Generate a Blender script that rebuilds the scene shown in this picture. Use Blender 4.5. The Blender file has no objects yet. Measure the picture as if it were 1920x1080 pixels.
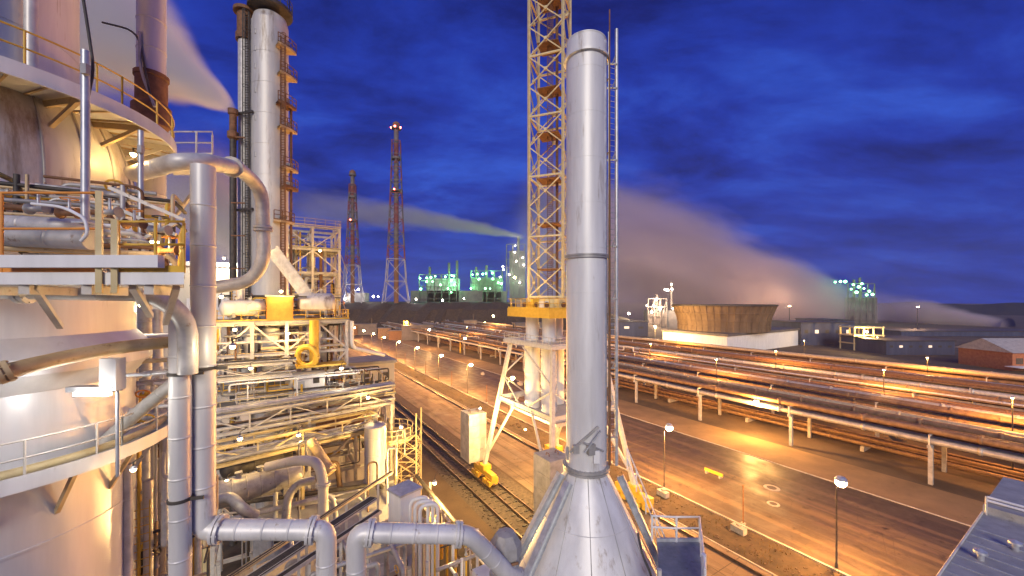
import bpy, math, random
from mathutils import Vector as V, Matrix
random.seed(11)
R = math.radians
C = bpy.context.scene.collection
F, CX, HY, H = 720.0, 960.0, 565.0, 30.0
TH = math.atan2(450, F)
CT, ST = math.cos(TH), math.sin(TH)

def A(px, py, Y):                      # a direction seen from the platform, at distance Y ahead
    return V(((px - CX) / F * Y, Y, H - (py - HY) / F * Y))
def W(v, u, z=0.0):                    # site grid: v across the road, u along it
    return V((CT * v - ST * u, ST * v + CT * u, z))
def ZY(px, py, z):                     # point at height z in a viewing direction
    return A(px, py, (H - z) * F / (py - HY))
RZ = TH                                # rotation that lays local x on v and local y on u
MATS = {}

# ------------------------------------------------------------------ materials
def mat(name, c1, c2, scale=2.0, rough=.5, metal=0.0, bump=.15, streak=False, rust=0.0, rustc=(.13, .055, .022), lo=.35, hi=.65, detail=7, rscale=None):
    m = bpy.data.materials.new(name); m.use_nodes = True
    n = m.node_tree.nodes; l = m.node_tree.links
    p = n['Principled BSDF']
    tc = n.new('ShaderNodeTexCoord'); mp = n.new('ShaderNodeMapping')
    l.new(tc.outputs['Object'], mp.inputs['Vector'])
    if streak: mp.inputs['Scale'].default_value = (1, 1, .12)
    nz = n.new('ShaderNodeTexNoise'); nz.inputs['Scale'].default_value = scale; nz.inputs['Detail'].default_value = detail
    nz.inputs['Roughness'].default_value = .62
    l.new(mp.outputs['Vector'], nz.inputs['Vector'])
    cr = n.new('ShaderNodeValToRGB'); cr.color_ramp.elements[0].position = lo; cr.color_ramp.elements[1].position = hi
    cr.color_ramp.elements[0].color = (*c1, 1); cr.color_ramp.elements[1].color = (*c2, 1)
    l.new(nz.outputs['Fac'], cr.inputs['Fac'])
    col = cr.outputs['Color']
    if rust > 0:
        n2 = n.new('ShaderNodeTexNoise'); n2.inputs['Scale'].default_value = rscale or scale * 1.7; n2.inputs['Detail'].default_value = 9
        n2.inputs['Roughness'].default_value = .7
        l.new(mp.outputs['Vector'], n2.inputs['Vector'])
        r2 = n.new('ShaderNodeValToRGB'); t = .72 - rust * .35
        r2.color_ramp.elements[0].position = t; r2.color_ramp.elements[1].position = t + .12
        l.new(n2.outputs['Fac'], r2.inputs['Fac'])
        mx = n.new('ShaderNodeMixRGB'); mx.inputs['Color2'].default_value = (*rustc, 1)
        l.new(r2.outputs['Color'], mx.inputs['Fac']); l.new(col, mx.inputs['Color1']); col = mx.outputs['Color']
    l.new(col, p.inputs['Base Color'])
    mr = n.new('ShaderNodeMapRange'); mr.inputs['To Min'].default_value = max(.05, rough - .12); mr.inputs['To Max'].default_value = min(1, rough + .15)
    l.new(nz.outputs['Fac'], mr.inputs['Value']); l.new(mr.outputs['Result'], p.inputs['Roughness'])
    p.inputs['Metallic'].default_value = metal
    if bump > 0:
        b = n.new('ShaderNodeBump'); b.inputs['Strength'].default_value = bump; b.inputs['Distance'].default_value = .05
        l.new(nz.outputs['Fac'], b.inputs['Height']); l.new(b.outputs['Normal'], p.inputs['Normal'])
    MATS[name] = m
    return m
def emit(name, c, s):
    m = bpy.data.materials.new(name); m.use_nodes = True
    p = m.node_tree.nodes['Principled BSDF']; p.inputs['Base Color'].default_value = (.8, .8, .8, 1)
    p.inputs['Emission Color'].default_value = (*c, 1); p.inputs['Emission Strength'].default_value = s
    return m
M_CLAD = mat('cladding', (.56, .545, .52), (.74, .72, .68), 1.1, .42, .15, .12, True, .36, (.30, .22, .14), rscale=2.2)
M_STACK = mat('stack_cladding', (.58, .565, .54), (.78, .77, .74), .9, .42, .12, .12, True, .42, (.34, .27, .20), rscale=1.3)
M_SHELL = mat('vessel_shell', (.46, .43, .39), (.68, .65, .59), .6, .45, .15, .12, True, .42, (.26, .20, .14), rscale=.9)
M_VES = mat('white_vessel', (.60, .605, .61), (.78, .78, .78), .7, .36, .2, .08, True, .22, (.40, .36, .31), rscale=.9)
M_PIPE = mat('pipe_jacket', (.44, .42, .39), (.66, .63, .58), 1.8, .42, .2, .08, False, .28, (.26, .17, .09))
M_GREYP = mat('grey_pipe', (.30, .29, .27), (.46, .44, .41), 1.8, .48, .3, .1, False, .35, (.18, .10, .05))
M_TAN = mat('tan_pipe', (.50, .36, .18), (.62, .48, .28), 1.8, .5, .1, .1, False, .4, (.22, .12, .05))
M_RUST = mat('rusty_steel', (.14, .065, .03), (.26, .13, .06), 2.5, .75, .1, .3, False, .35, (.07, .03, .015))
M_DARK = mat('dark_steel', (.045, .04, .036), (.10, .085, .07), 2.5, .6, .3, .2, False, .3)
M_STEEL = mat('painted_steel', (.52, .48, .42), (.66, .62, .54), 2.0, .5, .05, .08, False, .38, (.24, .14, .07))
M_GALV = mat('galvanised_steel', (.42, .43, .44), (.60, .61, .62), 3.0, .42, .5, .06, False, .15, (.3, .2, .12))
M_YEL = mat('yellow_paint', (.62, .36, .03), (.74, .47, .06), 2.0, .45, 0, .08, False, .3, (.25, .12, .03))
M_YSTEEL = mat('cream_yellow_paint', (.58, .45, .20), (.70, .58, .32), 1.5, .5, 0, .08, False, .3, (.26, .15, .06))
M_ORG = mat('orange_paint', (.62, .22, .03), (.72, .30, .05), 2.0, .5, 0, .08, False, .2)
M_WHITE = mat('white_paint', (.68, .67, .64), (.80, .79, .76), 1.4, .5, 0, .05, True, .22, (.42, .33, .24))
M_CONC = mat('concrete', (.26, .25, .23), (.40, .38, .35), 1.2, .88, 0, .25, False, .25, (.15, .13, .11))
M_PALEC = mat('pale_concrete', (.34, .32, .28), (.50, .47, .42), 1.0, .85, 0, .2, False, .3, (.2, .17, .13))
M_ROOF = mat('felt_roof', (.30, .29, .27), (.42, .40, .37), .8, .85, 0, .15, False, .3, (.18, .16, .14))
M_CREAM = mat('cream_wall', (.56, .50, .40), (.66, .60, .50), .5, .8, 0, .1, True, .2, (.34, .26, .18))
M_BRICK = mat('red_brick', (.30, .10, .05), (.42, .17, .08), 1.0, .85, 0, .2, False, .2)
M_BLUE = mat('blue_grey_sheet', (.05, .055, .10), (.085, .095, .15), .3, .55, .2, .05, True, .1)
M_WOOD = mat('timber_boards', (.11, .07, .04), (.21, .14, .08), .35, .8, 0, .1, True, .25, (.10, .07, .05), rscale=.8)
M_RAIL = mat('rail_steel', (.12, .09, .07), (.20, .15, .11), 2.0, .42, .7, .1, False, .4)
M_DECK = mat('deck_plate', (.17, .18, .20), (.27, .28, .31), 2.0, .5, .3, .15, False, .3)
M_FARST = mat('far_steel', (.10, .09, .085), (.17, .15, .14), .2, .7, .1, 0)
M_FARW = mat('far_white_paint', (.30, .29, .29), (.40, .39, .38), .1, .7, 0, 0)
M_FARR = mat('far_red_paint', (.16, .045, .04), (.22, .06, .05), .1, .7, 0, 0)
M_GROUND = mat('bare_ground', (.055, .036, .022), (.13, .085, .05), .09, .95, 0, .4, False, .35, (.035, .028, .02), detail=12, rscale=.35)
M_BALLAST = mat('ballast', (.05, .038, .03), (.125, .095, .07), 2.2, .95, 0, .8, False, .3, (.03, .024, .02), rscale=.5, detail=12)
M_BRN = mat('brown_lagging', (.13, .075, .04), (.25, .15, .08), 1.0, .6, .1, .2, False, .4, (.06, .035, .02))
def paving(name, c1, c2, patch, track, joints, rough):
    m = bpy.data.materials.new(name); m.use_nodes = True; n = m.node_tree.nodes; l = m.node_tree.links; p = n['Principled BSDF']
    tc = n.new('ShaderNodeTexCoord'); rot = n.new('ShaderNodeMapping'); rot.inputs['Rotation'].default_value = (0, 0, -RZ); l.new(tc.outputs['Object'], rot.inputs['Vector'])
    def noise(sc, scale, det=8, ro=.6):
        mp = n.new('ShaderNodeMapping'); mp.inputs['Scale'].default_value = sc; l.new(rot.outputs[0], mp.inputs['Vector'])
        k = n.new('ShaderNodeTexNoise'); k.inputs['Scale'].default_value = scale; k.inputs['Detail'].default_value = det; k.inputs['Roughness'].default_value = ro; l.new(mp.outputs[0], k.inputs['Vector']); return k.outputs['Fac']
    def ramp(f, a, b, ca=(0, 0, 0, 1), cb=(1, 1, 1, 1)):
        r = n.new('ShaderNodeValToRGB'); r.color_ramp.elements[0].position = a; r.color_ramp.elements[1].position = b; r.color_ramp.elements[0].color = ca; r.color_ramp.elements[1].color = cb; l.new(f, r.inputs['Fac']); return r.outputs['Color']
    def mix(a, b, f, mode='MIX'):
        k = n.new('ShaderNodeMixRGB'); k.blend_type = mode
        if isinstance(f, float): k.inputs['Fac'].default_value = f
        else: l.new(f, k.inputs['Fac'])
        for s_, q in ((1, a), (2, b)):
            if isinstance(q, tuple): k.inputs[s_].default_value = q
            else: l.new(q, k.inputs[s_])
        return k.outputs['Color']
    base = ramp(noise((1, 1, 1), .12, 12, .68), .34, .66, (*c1, 1), (*c2, 1))
    v = n.new('ShaderNodeTexVoronoi'); v.feature = 'F1'; v.distance = 'CHEBYCHEV'; v.inputs['Scale'].default_value = .16; l.new(rot.outputs[0], v.inputs['Vector'])
    pc = n.new('ShaderNodeSeparateColor'); l.new(v.outputs['Color'], pc.inputs[0])
    base = mix(base, (*patch, 1), ramp(pc.outputs[0], .70, .72))
    tr = noise((.55, .018, 1), 1.0, 6, .55); base = mix(base, (*track, 1), ramp(tr, .50, .62))
    base = mix(base, (c1[0] * .35, c1[1] * .35, c1[2] * .35, 1), ramp(noise((1, 1, 1), .5, 6), .60, .70))
    vo = n.new('ShaderNodeTexVoronoi'); vo.feature = 'DISTANCE_TO_EDGE'; vo.inputs['Scale'].default_value = .22; wn = n.new('ShaderNodeVectorMath'); l.new(rot.outputs[0], vo.inputs['Vector'])
    base = mix(base, (c1[0] * .3, c1[1] * .3, c1[2] * .3, 1), ramp(vo.outputs['Distance'], .0015, .006, (.55, .55, .55, 1), (0, 0, 0, 1)))
    if joints:
        bk = n.new('ShaderNodeTexBrick'); bk.inputs['Scale'].default_value = 1; bk.inputs['Brick Width'].default_value = joints[0]; bk.inputs['Row Height'].default_value = joints[1]; bk.inputs['Mortar Size'].default_value = .05; bk.offset = 0
        bk.inputs['Color1'].default_value = (0, 0, 0, 1); bk.inputs['Color2'].default_value = (.25, .25, .25, 1); bk.inputs['Mortar'].default_value = (1, 1, 1, 1); l.new(rot.outputs[0], bk.inputs['Vector'])
        base = mix(base, (c1[0] * .4, c1[1] * .4, c1[2] * .4, 1), bk.outputs['Color'])
    l.new(base, p.inputs['Base Color']); rg = ramp(noise((1, 1, 1), .3, 8), .35, .7, (rough - .2,) * 3 + (1,), (rough + .15,) * 3 + (1,)); l.new(rg, p.inputs['Roughness'])
    b = n.new('ShaderNodeBump'); b.inputs['Strength'].default_value = .35; b.inputs['Distance'].default_value = .06; l.new(noise((1, 1, 1), 1.6, 10, .7), b.inputs['Height']); l.new(b.outputs['Normal'], p.inputs['Normal'])
    return m
M_YARD = paving('yard_asphalt', (.045, .034, .026), (.085, .063, .046), (.055, .042, .034), (.12, .085, .055), None, .62)
M_ROAD = paving('road_concrete', (.15, .11, .075), (.25, .185, .12), (.19, .15, .11), (.10, .072, .05), (6.0, 6.0), .8)
M_SAND = mat('sandy_strip', (.17, .11, .055), (.27, .18, .09), .15, .9, 0, .3, False, .3, (.09, .06, .035), rscale=.4, detail=12)
M_SOIL = mat('verge_soil', (.022, .017, .012), (.07, .05, .033), .6, .95, 0, .7, False, .3, (.06, .065, .025), rscale=.9, detail=12)
M_FOREST = mat('far_forest', (.012, .012, .012), (.025, .024, .022), .02, 1, 0, 0)
E_SOD = emit('sodium_bulb', (1, .66, .30), 160)
E_WARM = emit('warm_bulb', (1, .72, .30), 60)
E_WHITE = emit('white_tube', (1, .93, .80), 14)
E_GREEN = emit('green_bulb', (.25, 1, .38), 14)
E_RED = emit('red_beacon', (1, .10, .06), 25)
E_FARW = emit('far_white_bulb', (1, .88, .68), 50)

# ------------------------------------------------------------------ mesh builder
class MB:
    def __init__(s): s.v = []; s.f = []; s.sm = []
    def quad(s, pts, smooth=False):
        b = len(s.v); s.v += [V(p) for p in pts]; s.f.append(tuple(range(b, b + len(pts)))); s.sm.append(smooth); return s
    def hexa(s, p):                    # 4 bottom + 4 top
        b = len(s.v); s.v += [V(q) for q in p]
        for f in ((3, 2, 1, 0), (4, 5, 6, 7), (0, 1, 5, 4), (1, 2, 6, 5), (2, 3, 7, 6), (3, 0, 4, 7)):
            s.f.append(tuple(b + i for i in f)); s.sm.append(False)
        return s
    def box(s, c, d, rz=0.0):
        c = V(c); x, y, z = d[0] / 2, d[1] / 2, d[2] / 2
        ca, sa = math.cos(rz), math.sin(rz)
        q = [(-x, -y), (x, -y), (x, y), (-x, y)]
        q = [(a * ca - b * sa, a * sa + b * ca) for a, b in q]
        return s.hexa([c + V((a, b, -z)) for a, b in q] + [c + V((a, b, z)) for a, b in q])
    def vbox(s, v0, v1, u0, u1, z0, z1):
        q = [W(v0, u0), W(v1, u0), W(v1, u1), W(v0, u1)]
        return s.hexa([p + V((0, 0, z0)) for p in q] + [p + V((0, 0, z1)) for p in q])
    def beam(s, a, b, w, h=None):
        a, b = V(a), V(b); h = h or w; d = (b - a)
        if d.length < 1e-6: return s
        d.normalize(); up = V((0, 0, 1)) if abs(d.z) < .95 else V((CT, ST, 0))
        x = d.cross(up).normalized() * (w / 2); y = x.cross(d).normalized() * (h / 2)
        return s.hexa([a - x - y, a + x - y, a + x + y, a - x + y, b - x - y, b + x - y, b + x + y, b - x + y])
    def hbeam(s, a, b, w, h, t=.03):    # I section
        a, b = V(a), V(b); d = (b - a).normalized(); up = V((0, 0, 1)) if abs(d.z) < .95 else V((CT, ST, 0))
        x = d.cross(up).normalized(); y = x.cross(d).normalized()
        s.beam(a + y * (h / 2 - t / 2), b + y * (h / 2 - t / 2), w, t); s.beam(a - y * (h / 2 - t / 2), b - y * (h / 2 - t / 2), w, t)
        return s.beam(a, b, t, h - 2 * t)
    def tube(s, pts, r, n=10, caps=True):
        pts = [V(p) for p in pts]; N = len(pts)
        rr = r if isinstance(r, (list, tuple)) else [r] * N
        tg = []
        for i in range(N):
            a = pts[max(0, i - 1)]; c = pts[min(N - 1, i + 1)]
            t = (pts[i] - a).normalized() + (c - pts[i]).normalized() if 0 < i < N - 1 else c - a
            tg.append(t.normalized() if t.length > 1e-9 else V((0, 0, 1)))
        ref = V((0, 0, 1)) if abs(tg[0].z) < .9 else V((1, 0, 0))
        x = tg[0].cross(ref).normalized(); b0 = len(s.v)
        for i in range(N):
            x = (x - tg[i] * x.dot(tg[i]))
            x = x.normalized() if x.length > 1e-6 else tg[i].orthogonal().normalized()
            y = tg[i].cross(x)
            for k in range(n):
                an = 2 * math.pi * k / n
                s.v.append(pts[i] + (x * math.cos(an) + y * math.sin(an)) * rr[i])
        for i in range(N - 1):
            for k in range(n):
                k2 = (k + 1) % n
                s.f.append((b0 + i * n + k, b0 + i * n + k2, b0 + (i + 1) * n + k2, b0 + (i + 1) * n + k)); s.sm.append(n > 5)
        if caps:
            b = len(s.v); s.v += [v.copy() for v in s.v[b0:b0 + n]]; s.f.append(tuple(b + k for k in reversed(range(n)))); s.sm.append(False)
            b = len(s.v); s.v += [v.copy() for v in s.v[b0 + (N - 1) * n:b0 + N * n]]; s.f.append(tuple(b + k for k in range(n))); s.sm.append(False)
        return s
    def lathe(s, c, prof, n=40, a0=0.0, a1=2 * math.pi, smooth=True, split=True):
        c = V(c); full = abs(a1 - a0 - 2 * math.pi) < 1e-6; m = n if full else n + 1
        segs = [[prof[i], prof[i + 1]] for i in range(len(prof) - 1)] if split else [prof]
        for sg in segs:
            b = len(s.v)
            for r, z in sg:
                for k in range(m):
                    a = a0 + (a1 - a0) * k / n
                    s.v.append(c + V((r * math.cos(a), r * math.sin(a), z)))
            for i in range(len(sg) - 1):
                for k in range(n):
                    k2 = (k + 1) % m
                    s.f.append((b + i * m + k, b + i * m + k2, b + (i + 1) * m + k2, b + (i + 1) * m + k)); s.sm.append(smooth)
        return s
    def ball(s, c, r, n=10, sq=1.0):
        prof = [(max(1e-3, r * math.sin(math.pi * i / 8)), -r * sq * math.cos(math.pi * i / 8)) for i in range(9)]
        return s.lathe(c, prof, n, split=False)
    def build(s, name, m, parent=None, loc=None, label=None):
        me = bpy.data.meshes.new(name)
        L = V(loc) if loc is not None else (V(parent['_w']) if parent is not None and '_w' in parent else V((0, 0, 0)))
        me.from_pydata([tuple(v - L) for v in s.v], [], s.f); me.polygons.foreach_set('use_smooth', s.sm); me.update()
        me.materials.append(m); o = bpy.data.objects.new(name, me); C.objects.link(o)
        o['_w'] = tuple(L)
        if parent is not None: o.parent = parent
        else: o.location = L
        if label: o['label'] = label
        return o

def bendp(pts, rad=.8, n=5):
    pts = [V(p) for p in pts]; out = [pts[0]]
    for i in range(1, len(pts) - 1):
        a, b, c = pts[i - 1], pts[i], pts[i + 1]
        d1 = (a - b); d2 = (c - b); k = min(rad, d1.length * .45, d2.length * .45)
        p = b + d1.normalized() * k; q = b + d2.normalized() * k
        for j in range(n + 1):
            t = j / n; out.append(p * (1 - t) ** 2 + b * 2 * t * (1 - t) + q * t * t)
    return out + [pts[-1]]
def seamed(pts, r, step, e=.025, g=1.035):
    P, Q = [], []
    for i in range(len(pts) - 1):
        a, b = pts[i], pts[i + 1]; L = (b - a).length; P.append(a); Q.append(r)
        if L > step * 1.2:
            k = int(L / step); d = (b - a) / L
            for j in range(1, k + 1):
                t = L * j / (k + 1)
                P += [a + d * (t - e - .02), a + d * (t - e - .004), a + d * (t - e), a + d * (t + e), a + d * (t + e + .004), a + d * (t + e + .02)]; Q += [r, r, r * g, r * g, r, r]
    return P + [pts[-1]], Q + [r]

def thing(name, label, cat, loc, group=None):
    o = bpy.data.objects.new(name, None); C.objects.link(o); o.location = V(loc); o['_w'] = tuple(V(loc))
    o.empty_display_size = .3
    o['label'] = label; o['category'] = cat
    if group: o['group'] = group
    return o
def tag(o, label, cat, group=None):
    o['label'] = label; o['category'] = cat
    if group: o['group'] = group
    return o
def struct(name, mb, m, kind='structure'):
    o = mb.build(name, m); o['kind'] = kind; return o
def dup(root, loc, label=None, rz=None):
    r = root.copy(); C.objects.link(r); r.location = V(loc)
    if rz is not None: r.rotation_euler = (0, 0, rz)
    if label: r['label'] = label
    for ch in root.children:
        c = ch.copy(); C.objects.link(c); c.parent = r
        for g in ch.children:
            d = g.copy(); C.objects.link(d); d.parent = c
    return r
def lightobj(name, loc, power, col, parent=None, rad=.25, spot=None, aim=None):
    d = bpy.data.lights.new(name, 'SPOT' if spot else 'POINT'); d.energy = power; d.color = col; d.shadow_soft_size = rad
    if spot: d.spot_size = R(spot); d.spot_blend = .6
    o = bpy.data.objects.new(name, d); C.objects.link(o)
    L = V(parent['_w']) if parent is not None else V((0, 0, 0)); o.location = V(loc) - L
    if parent is not None: o.parent = parent
    if aim is not None: o.rotation_euler = (V(aim) - V(loc)).to_track_quat('-Z', 'Y').to_euler()
    return o

# pipes: the run itself is the thing, flanges and clamps are its parts
def pipe(label, pts, r, m, group=None, name='pipe', cat='pipe', rad=None, seam=None, fl=(), n=14, flm=None, se=.025, sg=1.035):
    P = bendp(pts, rad if rad is not None else r * 2.6)
    P, Q = seamed(P, r, seam, se, sg) if seam else (P, r)
    mb = MB().tube(P, Q, n); o = mb.build(name, m, None, V(pts[0])); tag(o, label, cat, group)
    for (i, t) in fl:
        a, b = V(pts[i]), V(pts[i + 1]); d = (b - a).normalized(); c = a.lerp(b, t)
        g = MB().tube([c - d * .11, c - d * .02], r * 1.4, n)
        g.tube([c + d * .02, c + d * .11], r * 1.4, n).tube([c - d * .02, c + d * .02], r * 1.15, n)
        for k in range(8):
            x = d.orthogonal().normalized(); y = d.cross(x); q = c + (x * math.cos(k * .785) + y * math.sin(k * .785)) * r * 1.27
            g.tube([q - d * .14, q + d * .14], r * .06 + .008, 5)
        g.build('flange', flm or m, o)
    return o
def rail_part(parent, pts, m, h=1.1, step=1.4, r=.026, name='handrail', kick=.14):
    mb = MB(); pts = [V(p) for p in pts]; up = V((0, 0, 1))
    for k in (h, h * .55): mb.tube([p + up * k for p in pts], r, 6)
    if kick:
        for a, b in zip(pts, pts[1:]): mb.beam(a + up * (kick / 2 + .01), b + up * (kick / 2 + .01), .012, kick)
    done = 0.0; mb.tube([pts[0], pts[0] + up * h], r * 1.1, 6); acc = 0
    for a, b in zip(pts, pts[1:]):
        L = (b - a).length; t = step - acc
        while t < L: mb.tube([a.lerp(b, t / L), a.lerp(b, t / L) + up * h], r * 1.1, 6); t += step
        acc = (acc + L) % step if L >= step - acc else acc + L
    mb.tube([pts[-1], pts[-1] + up * h], r * 1.1, 6)
    return mb.build(name, m, parent)
def ladder_part(parent, a, b, m, w=.45, side=V((1, 0, 0)), cage=0, out=V((0, -1, 0)), r=.025):
    a, b = V(a), V(b); s = side.normalized() * w / 2; mb = MB().tube([a - s, b - s], r, 6).tube([a + s, b + s], r, 6)
    L = (b - a).length; k = int(L / .32)
    for i in range(1, k): p = a.lerp(b, i / k); mb.tube([p - s, p + s], r * .7, 5)
    o = mb.build('ladder', m, parent)
    if cage:
        c = MB(); k = int(L / cage); hoops = []
        for i in range(1, k + 1):
            p = a.lerp(b, i / k); hp = []
            for j in range(9):
                an = math.pi * j / 8; hp.append(p + s * 1.5 * math.cos(an) + out.normalized() * .7 * math.sin(an))
            c.tube(hp, r * .7, 5); hoops.append(hp)
        if len(hoops) > 1:
            for j in (1, 3, 4, 5, 7): c.tube([hoops[0][j], hoops[-1][j]], r * .6, 5)
        c.build('ladder_cage', m, parent)
    return o
def arc(c, r, a0, a1, z, n=24):
    return [V((c[0] + r * math.cos(a0 + (a1 - a0) * i / n), c[1] + r * math.sin(a0 + (a1 - a0) * i / n), z)) for i in range(n + 1)]
ORD = 'first second third fourth fifth sixth seventh eighth ninth tenth eleventh twelfth thirteenth fourteenth fifteenth sixteenth seventeenth eighteenth nineteenth twentieth'.split()
# ------------------------------------------------------------------ world, sun, camera
sc = bpy.context.scene
w = bpy.data.worlds.new('World'); sc.world = w; w.use_nodes = True
n = w.node_tree.nodes; l = w.node_tree.links; bg = n['Background']
SUN_EL, SUN_AZ = R(23), R(184)
def sky_nodes():
    tc = n.new('ShaderNodeTexCoord')
    sk = n.new('ShaderNodeTexSky'); sk.sky_type = 'NISHITA'; sk.sun_disc = False; sk.sun_elevation = SUN_EL; sk.sun_rotation = SUN_AZ
    sx = n.new('ShaderNodeSeparateXYZ'); l.new(tc.outputs['Generated'], sx.inputs['Vector'])
    def mth(op, a, b=None, c=None):
        k = n.new('ShaderNodeMath'); k.operation = op
        for i, q in enumerate((a, b, c)):
            if q is None: continue
            if isinstance(q, (int, float)): k.inputs[i].default_value = q
            else: l.new(q, k.inputs[i])
        return k.outputs[0]
    zc = mth('MAXIMUM', sx.outputs['Z'], 0.0)
    dn = mth('ADD', zc, .22)
    cb = n.new('ShaderNodeCombineXYZ'); l.new(mth('DIVIDE', sx.outputs['X'], dn), cb.inputs[0]); l.new(mth('DIVIDE', sx.outputs['Y'], dn), cb.inputs[1])
    mp = n.new('ShaderNodeMapping'); mp.inputs['Rotation'].default_value = (0, 0, R(-28)); mp.inputs['Scale'].default_value = (1.0, 1.75, 1); l.new(cb.outputs[0], mp.inputs['Vector'])
    n1 = n.new('ShaderNodeTexNoise'); n1.inputs['Scale'].default_value = 1.15; n1.inputs['Detail'].default_value = 9; n1.inputs['Roughness'].default_value = .64
    n1.inputs['Distortion'].default_value = .25; l.new(mp.outputs[0], n1.inputs['Vector'])
    r1 = n.new('ShaderNodeValToRGB'); e = r1.color_ramp.elements
    e[0].position = .34; e[0].color = (.004, .010, .14, 1); e[1].position = .68; e[1].color = (.030, .10, .62, 1)
    k = e.new(.50); k.color = (.012, .038, .38, 1)
    l.new(n1.outputs['Fac'], r1.inputs['Fac'])
    # paler, slightly violet band of cloud low over the horizon
    r2 = n.new('ShaderNodeValToRGB'); e = r2.color_ramp.elements
    e[0].position = 0; e[0].color = (1, 1, 1, 1); e[1].position = .30; e[1].color = (0, 0, 0, 1)
    l.new(zc, r2.inputs['Fac'])
    m1 = n.new('ShaderNodeMixRGB'); m1.inputs['Color2'].default_value = (.022, .045, .33, 1); l.new(mth('MULTIPLY', r2.outputs['Color'], .55), m1.inputs['Fac']); l.new(r1.outputs['Color'], m1.inputs['Color1'])
    m2 = n.new('ShaderNodeMixRGB'); m2.blend_type = 'MULTIPLY'; m2.inputs['Fac'].default_value = 1; m2.inputs['Color2'].default_value = (.0010, .0012, .0022, 1); l.new(sk.outputs[0], m2.inputs['Color1'])
    m3 = n.new('ShaderNodeMixRGB'); m3.blend_type = 'ADD'; m3.inputs['Fac'].default_value = 1; l.new(m1.outputs[0], m3.inputs['Color1']); l.new(m2.outputs[0], m3.inputs['Color2'])
    l.new(m3.outputs[0], bg.inputs['Color']); bg.inputs['Strength'].default_value = .9
sky_nodes()
sd = bpy.data.lights.new('evening_sun', 'SUN'); sd.energy = SUN_E = 2.3; sd.angle = R(25); sd.color = (1, .92, .82)
so = bpy.data.objects.new('evening_sun', sd); C.objects.link(so)
so.rotation_euler = V((math.sin(R(4)) * math.cos(SUN_EL), math.cos(R(4)) * math.cos(SUN_EL), -math.sin(SUN_EL))).to_track_quat('-Z', 'Y').to_euler()
cd = bpy.data.cameras.new('camera'); co = bpy.data.objects.new('camera', cd); C.objects.link(co)
co.location = (0, 0, H); co.rotation_euler = (R(90), 0, 0); cd.sensor_width = 36; cd.lens = 36 * F / 1920; cd.shift_y = (HY - 540) / 1920
cd.clip_start = .1; cd.clip_end = 20000; sc.camera = co
sc.view_settings.view_transform = 'Standard'; sc.view_settings.look = 'None'; sc.view_settings.exposure = 0.1; sc.view_settings.gamma = 1
sc.cycles.max_bounces = 5; sc.cycles.diffuse_bounces = 3; sc.cycles.glossy_bounces = 3; sc.cycles.volume_bounces = 2
sc.cycles.sample_clamp_indirect = 3; sc.cycles.use_light_tree = True

# ------------------------------------------------------------------ ground
g = MB(); g.quad([(-6000, -1500, 0), (6000, -1500, 0), (6000, 9000, 0), (-6000, 9000, 0)]); struct('ground', g, M_GROUND)
def strip(name, v0, v1, z, m, u0=-40, u1=900):
    return struct(name, MB().quad([W(v0, u0, z), W(v1, u0, z), W(v1, u1, z), W(v0, u1, z)]), m)
strip('track_bed', 24.5, 34.2, .03, M_BALLAST)
strip('service_road', 34.6, 46.5, .04, M_ROAD)
strip('verge', 46.8, 53.0, .02, M_SOIL)
strip('yard', 53.55, 79, .03, M_YARD)
strip('sandy_path', 79, 90, .045, M_SAND)
struct('kerb', MB().vbox(53.1, 53.4, -40, 900, 0, .16), M_CONC)
struct('road_kerb', MB().vbox(46.5, 46.7, -40, 900, 0, .12), M_CONC)
struct('path_kerb', MB().vbox(78.8, 79.0, -40, 900, 0, .14), M_CONC)
# long dark forest ridge on the horizon
rg = MB(); N = 160; prev = None
for i in range(N + 1):
    a = R(-70 + 140 * i / N); hh = 26 + 3 * math.sin(i * .31) + 2 * math.sin(i * .9 + 1) + random.uniform(-1.5, 1.5)
    if i > 110: hh += (i - 110) * .04
    d = 1500
    cur = [V((math.sin(a) * (d - 150), math.cos(a) * (d - 150), 0)), V((math.sin(a) * d, math.cos(a) * d, hh)), V((math.sin(a) * (d + 500), math.cos(a) * (d + 500), 0))]
    if prev: rg.quad([prev[0], cur[0], cur[1], prev[1]]); rg.quad([prev[1], cur[1], cur[2], prev[2]])
    prev = cur
struct('far_forest', rg, M_FOREST, 'stuff')
# dark embankment that carries the far works
em = MB(); xs = [-340 + 8 * k for k in range(66)]; re_ = random.Random(3); hs = [0 if x < -300 else 27.5 + re_.uniform(-1.2, 2.2) for x in xs]
hs = [h if x < 60 else max(0, h * (1 - (x - 60) / 110)) for x, h in zip(xs, hs)]; fs = [372 + re_.uniform(-9, 9) for x in xs]
for k in range(len(xs) - 1):
    xa, xb, ha, hb = xs[k], xs[k + 1], hs[k], hs[k + 1]
    em.quad([(xa, fs[k], 0), (xb, fs[k + 1], 0), (xb, 400 + fs[k + 1] % 7, hb * .75), (xa, 400 + fs[k] % 7, ha * .75)]); em.quad([(xa, 400 + fs[k] % 7, ha * .75), (xb, 400 + fs[k + 1] % 7, hb * .75), (xb, 425, hb), (xa, 425, ha)]); em.quad([(xa, 425, ha), (xb, 425, hb), (xb, 1000, hb), (xa, 1000, ha)])
struct('embankment', em, M_SOIL)
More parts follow.
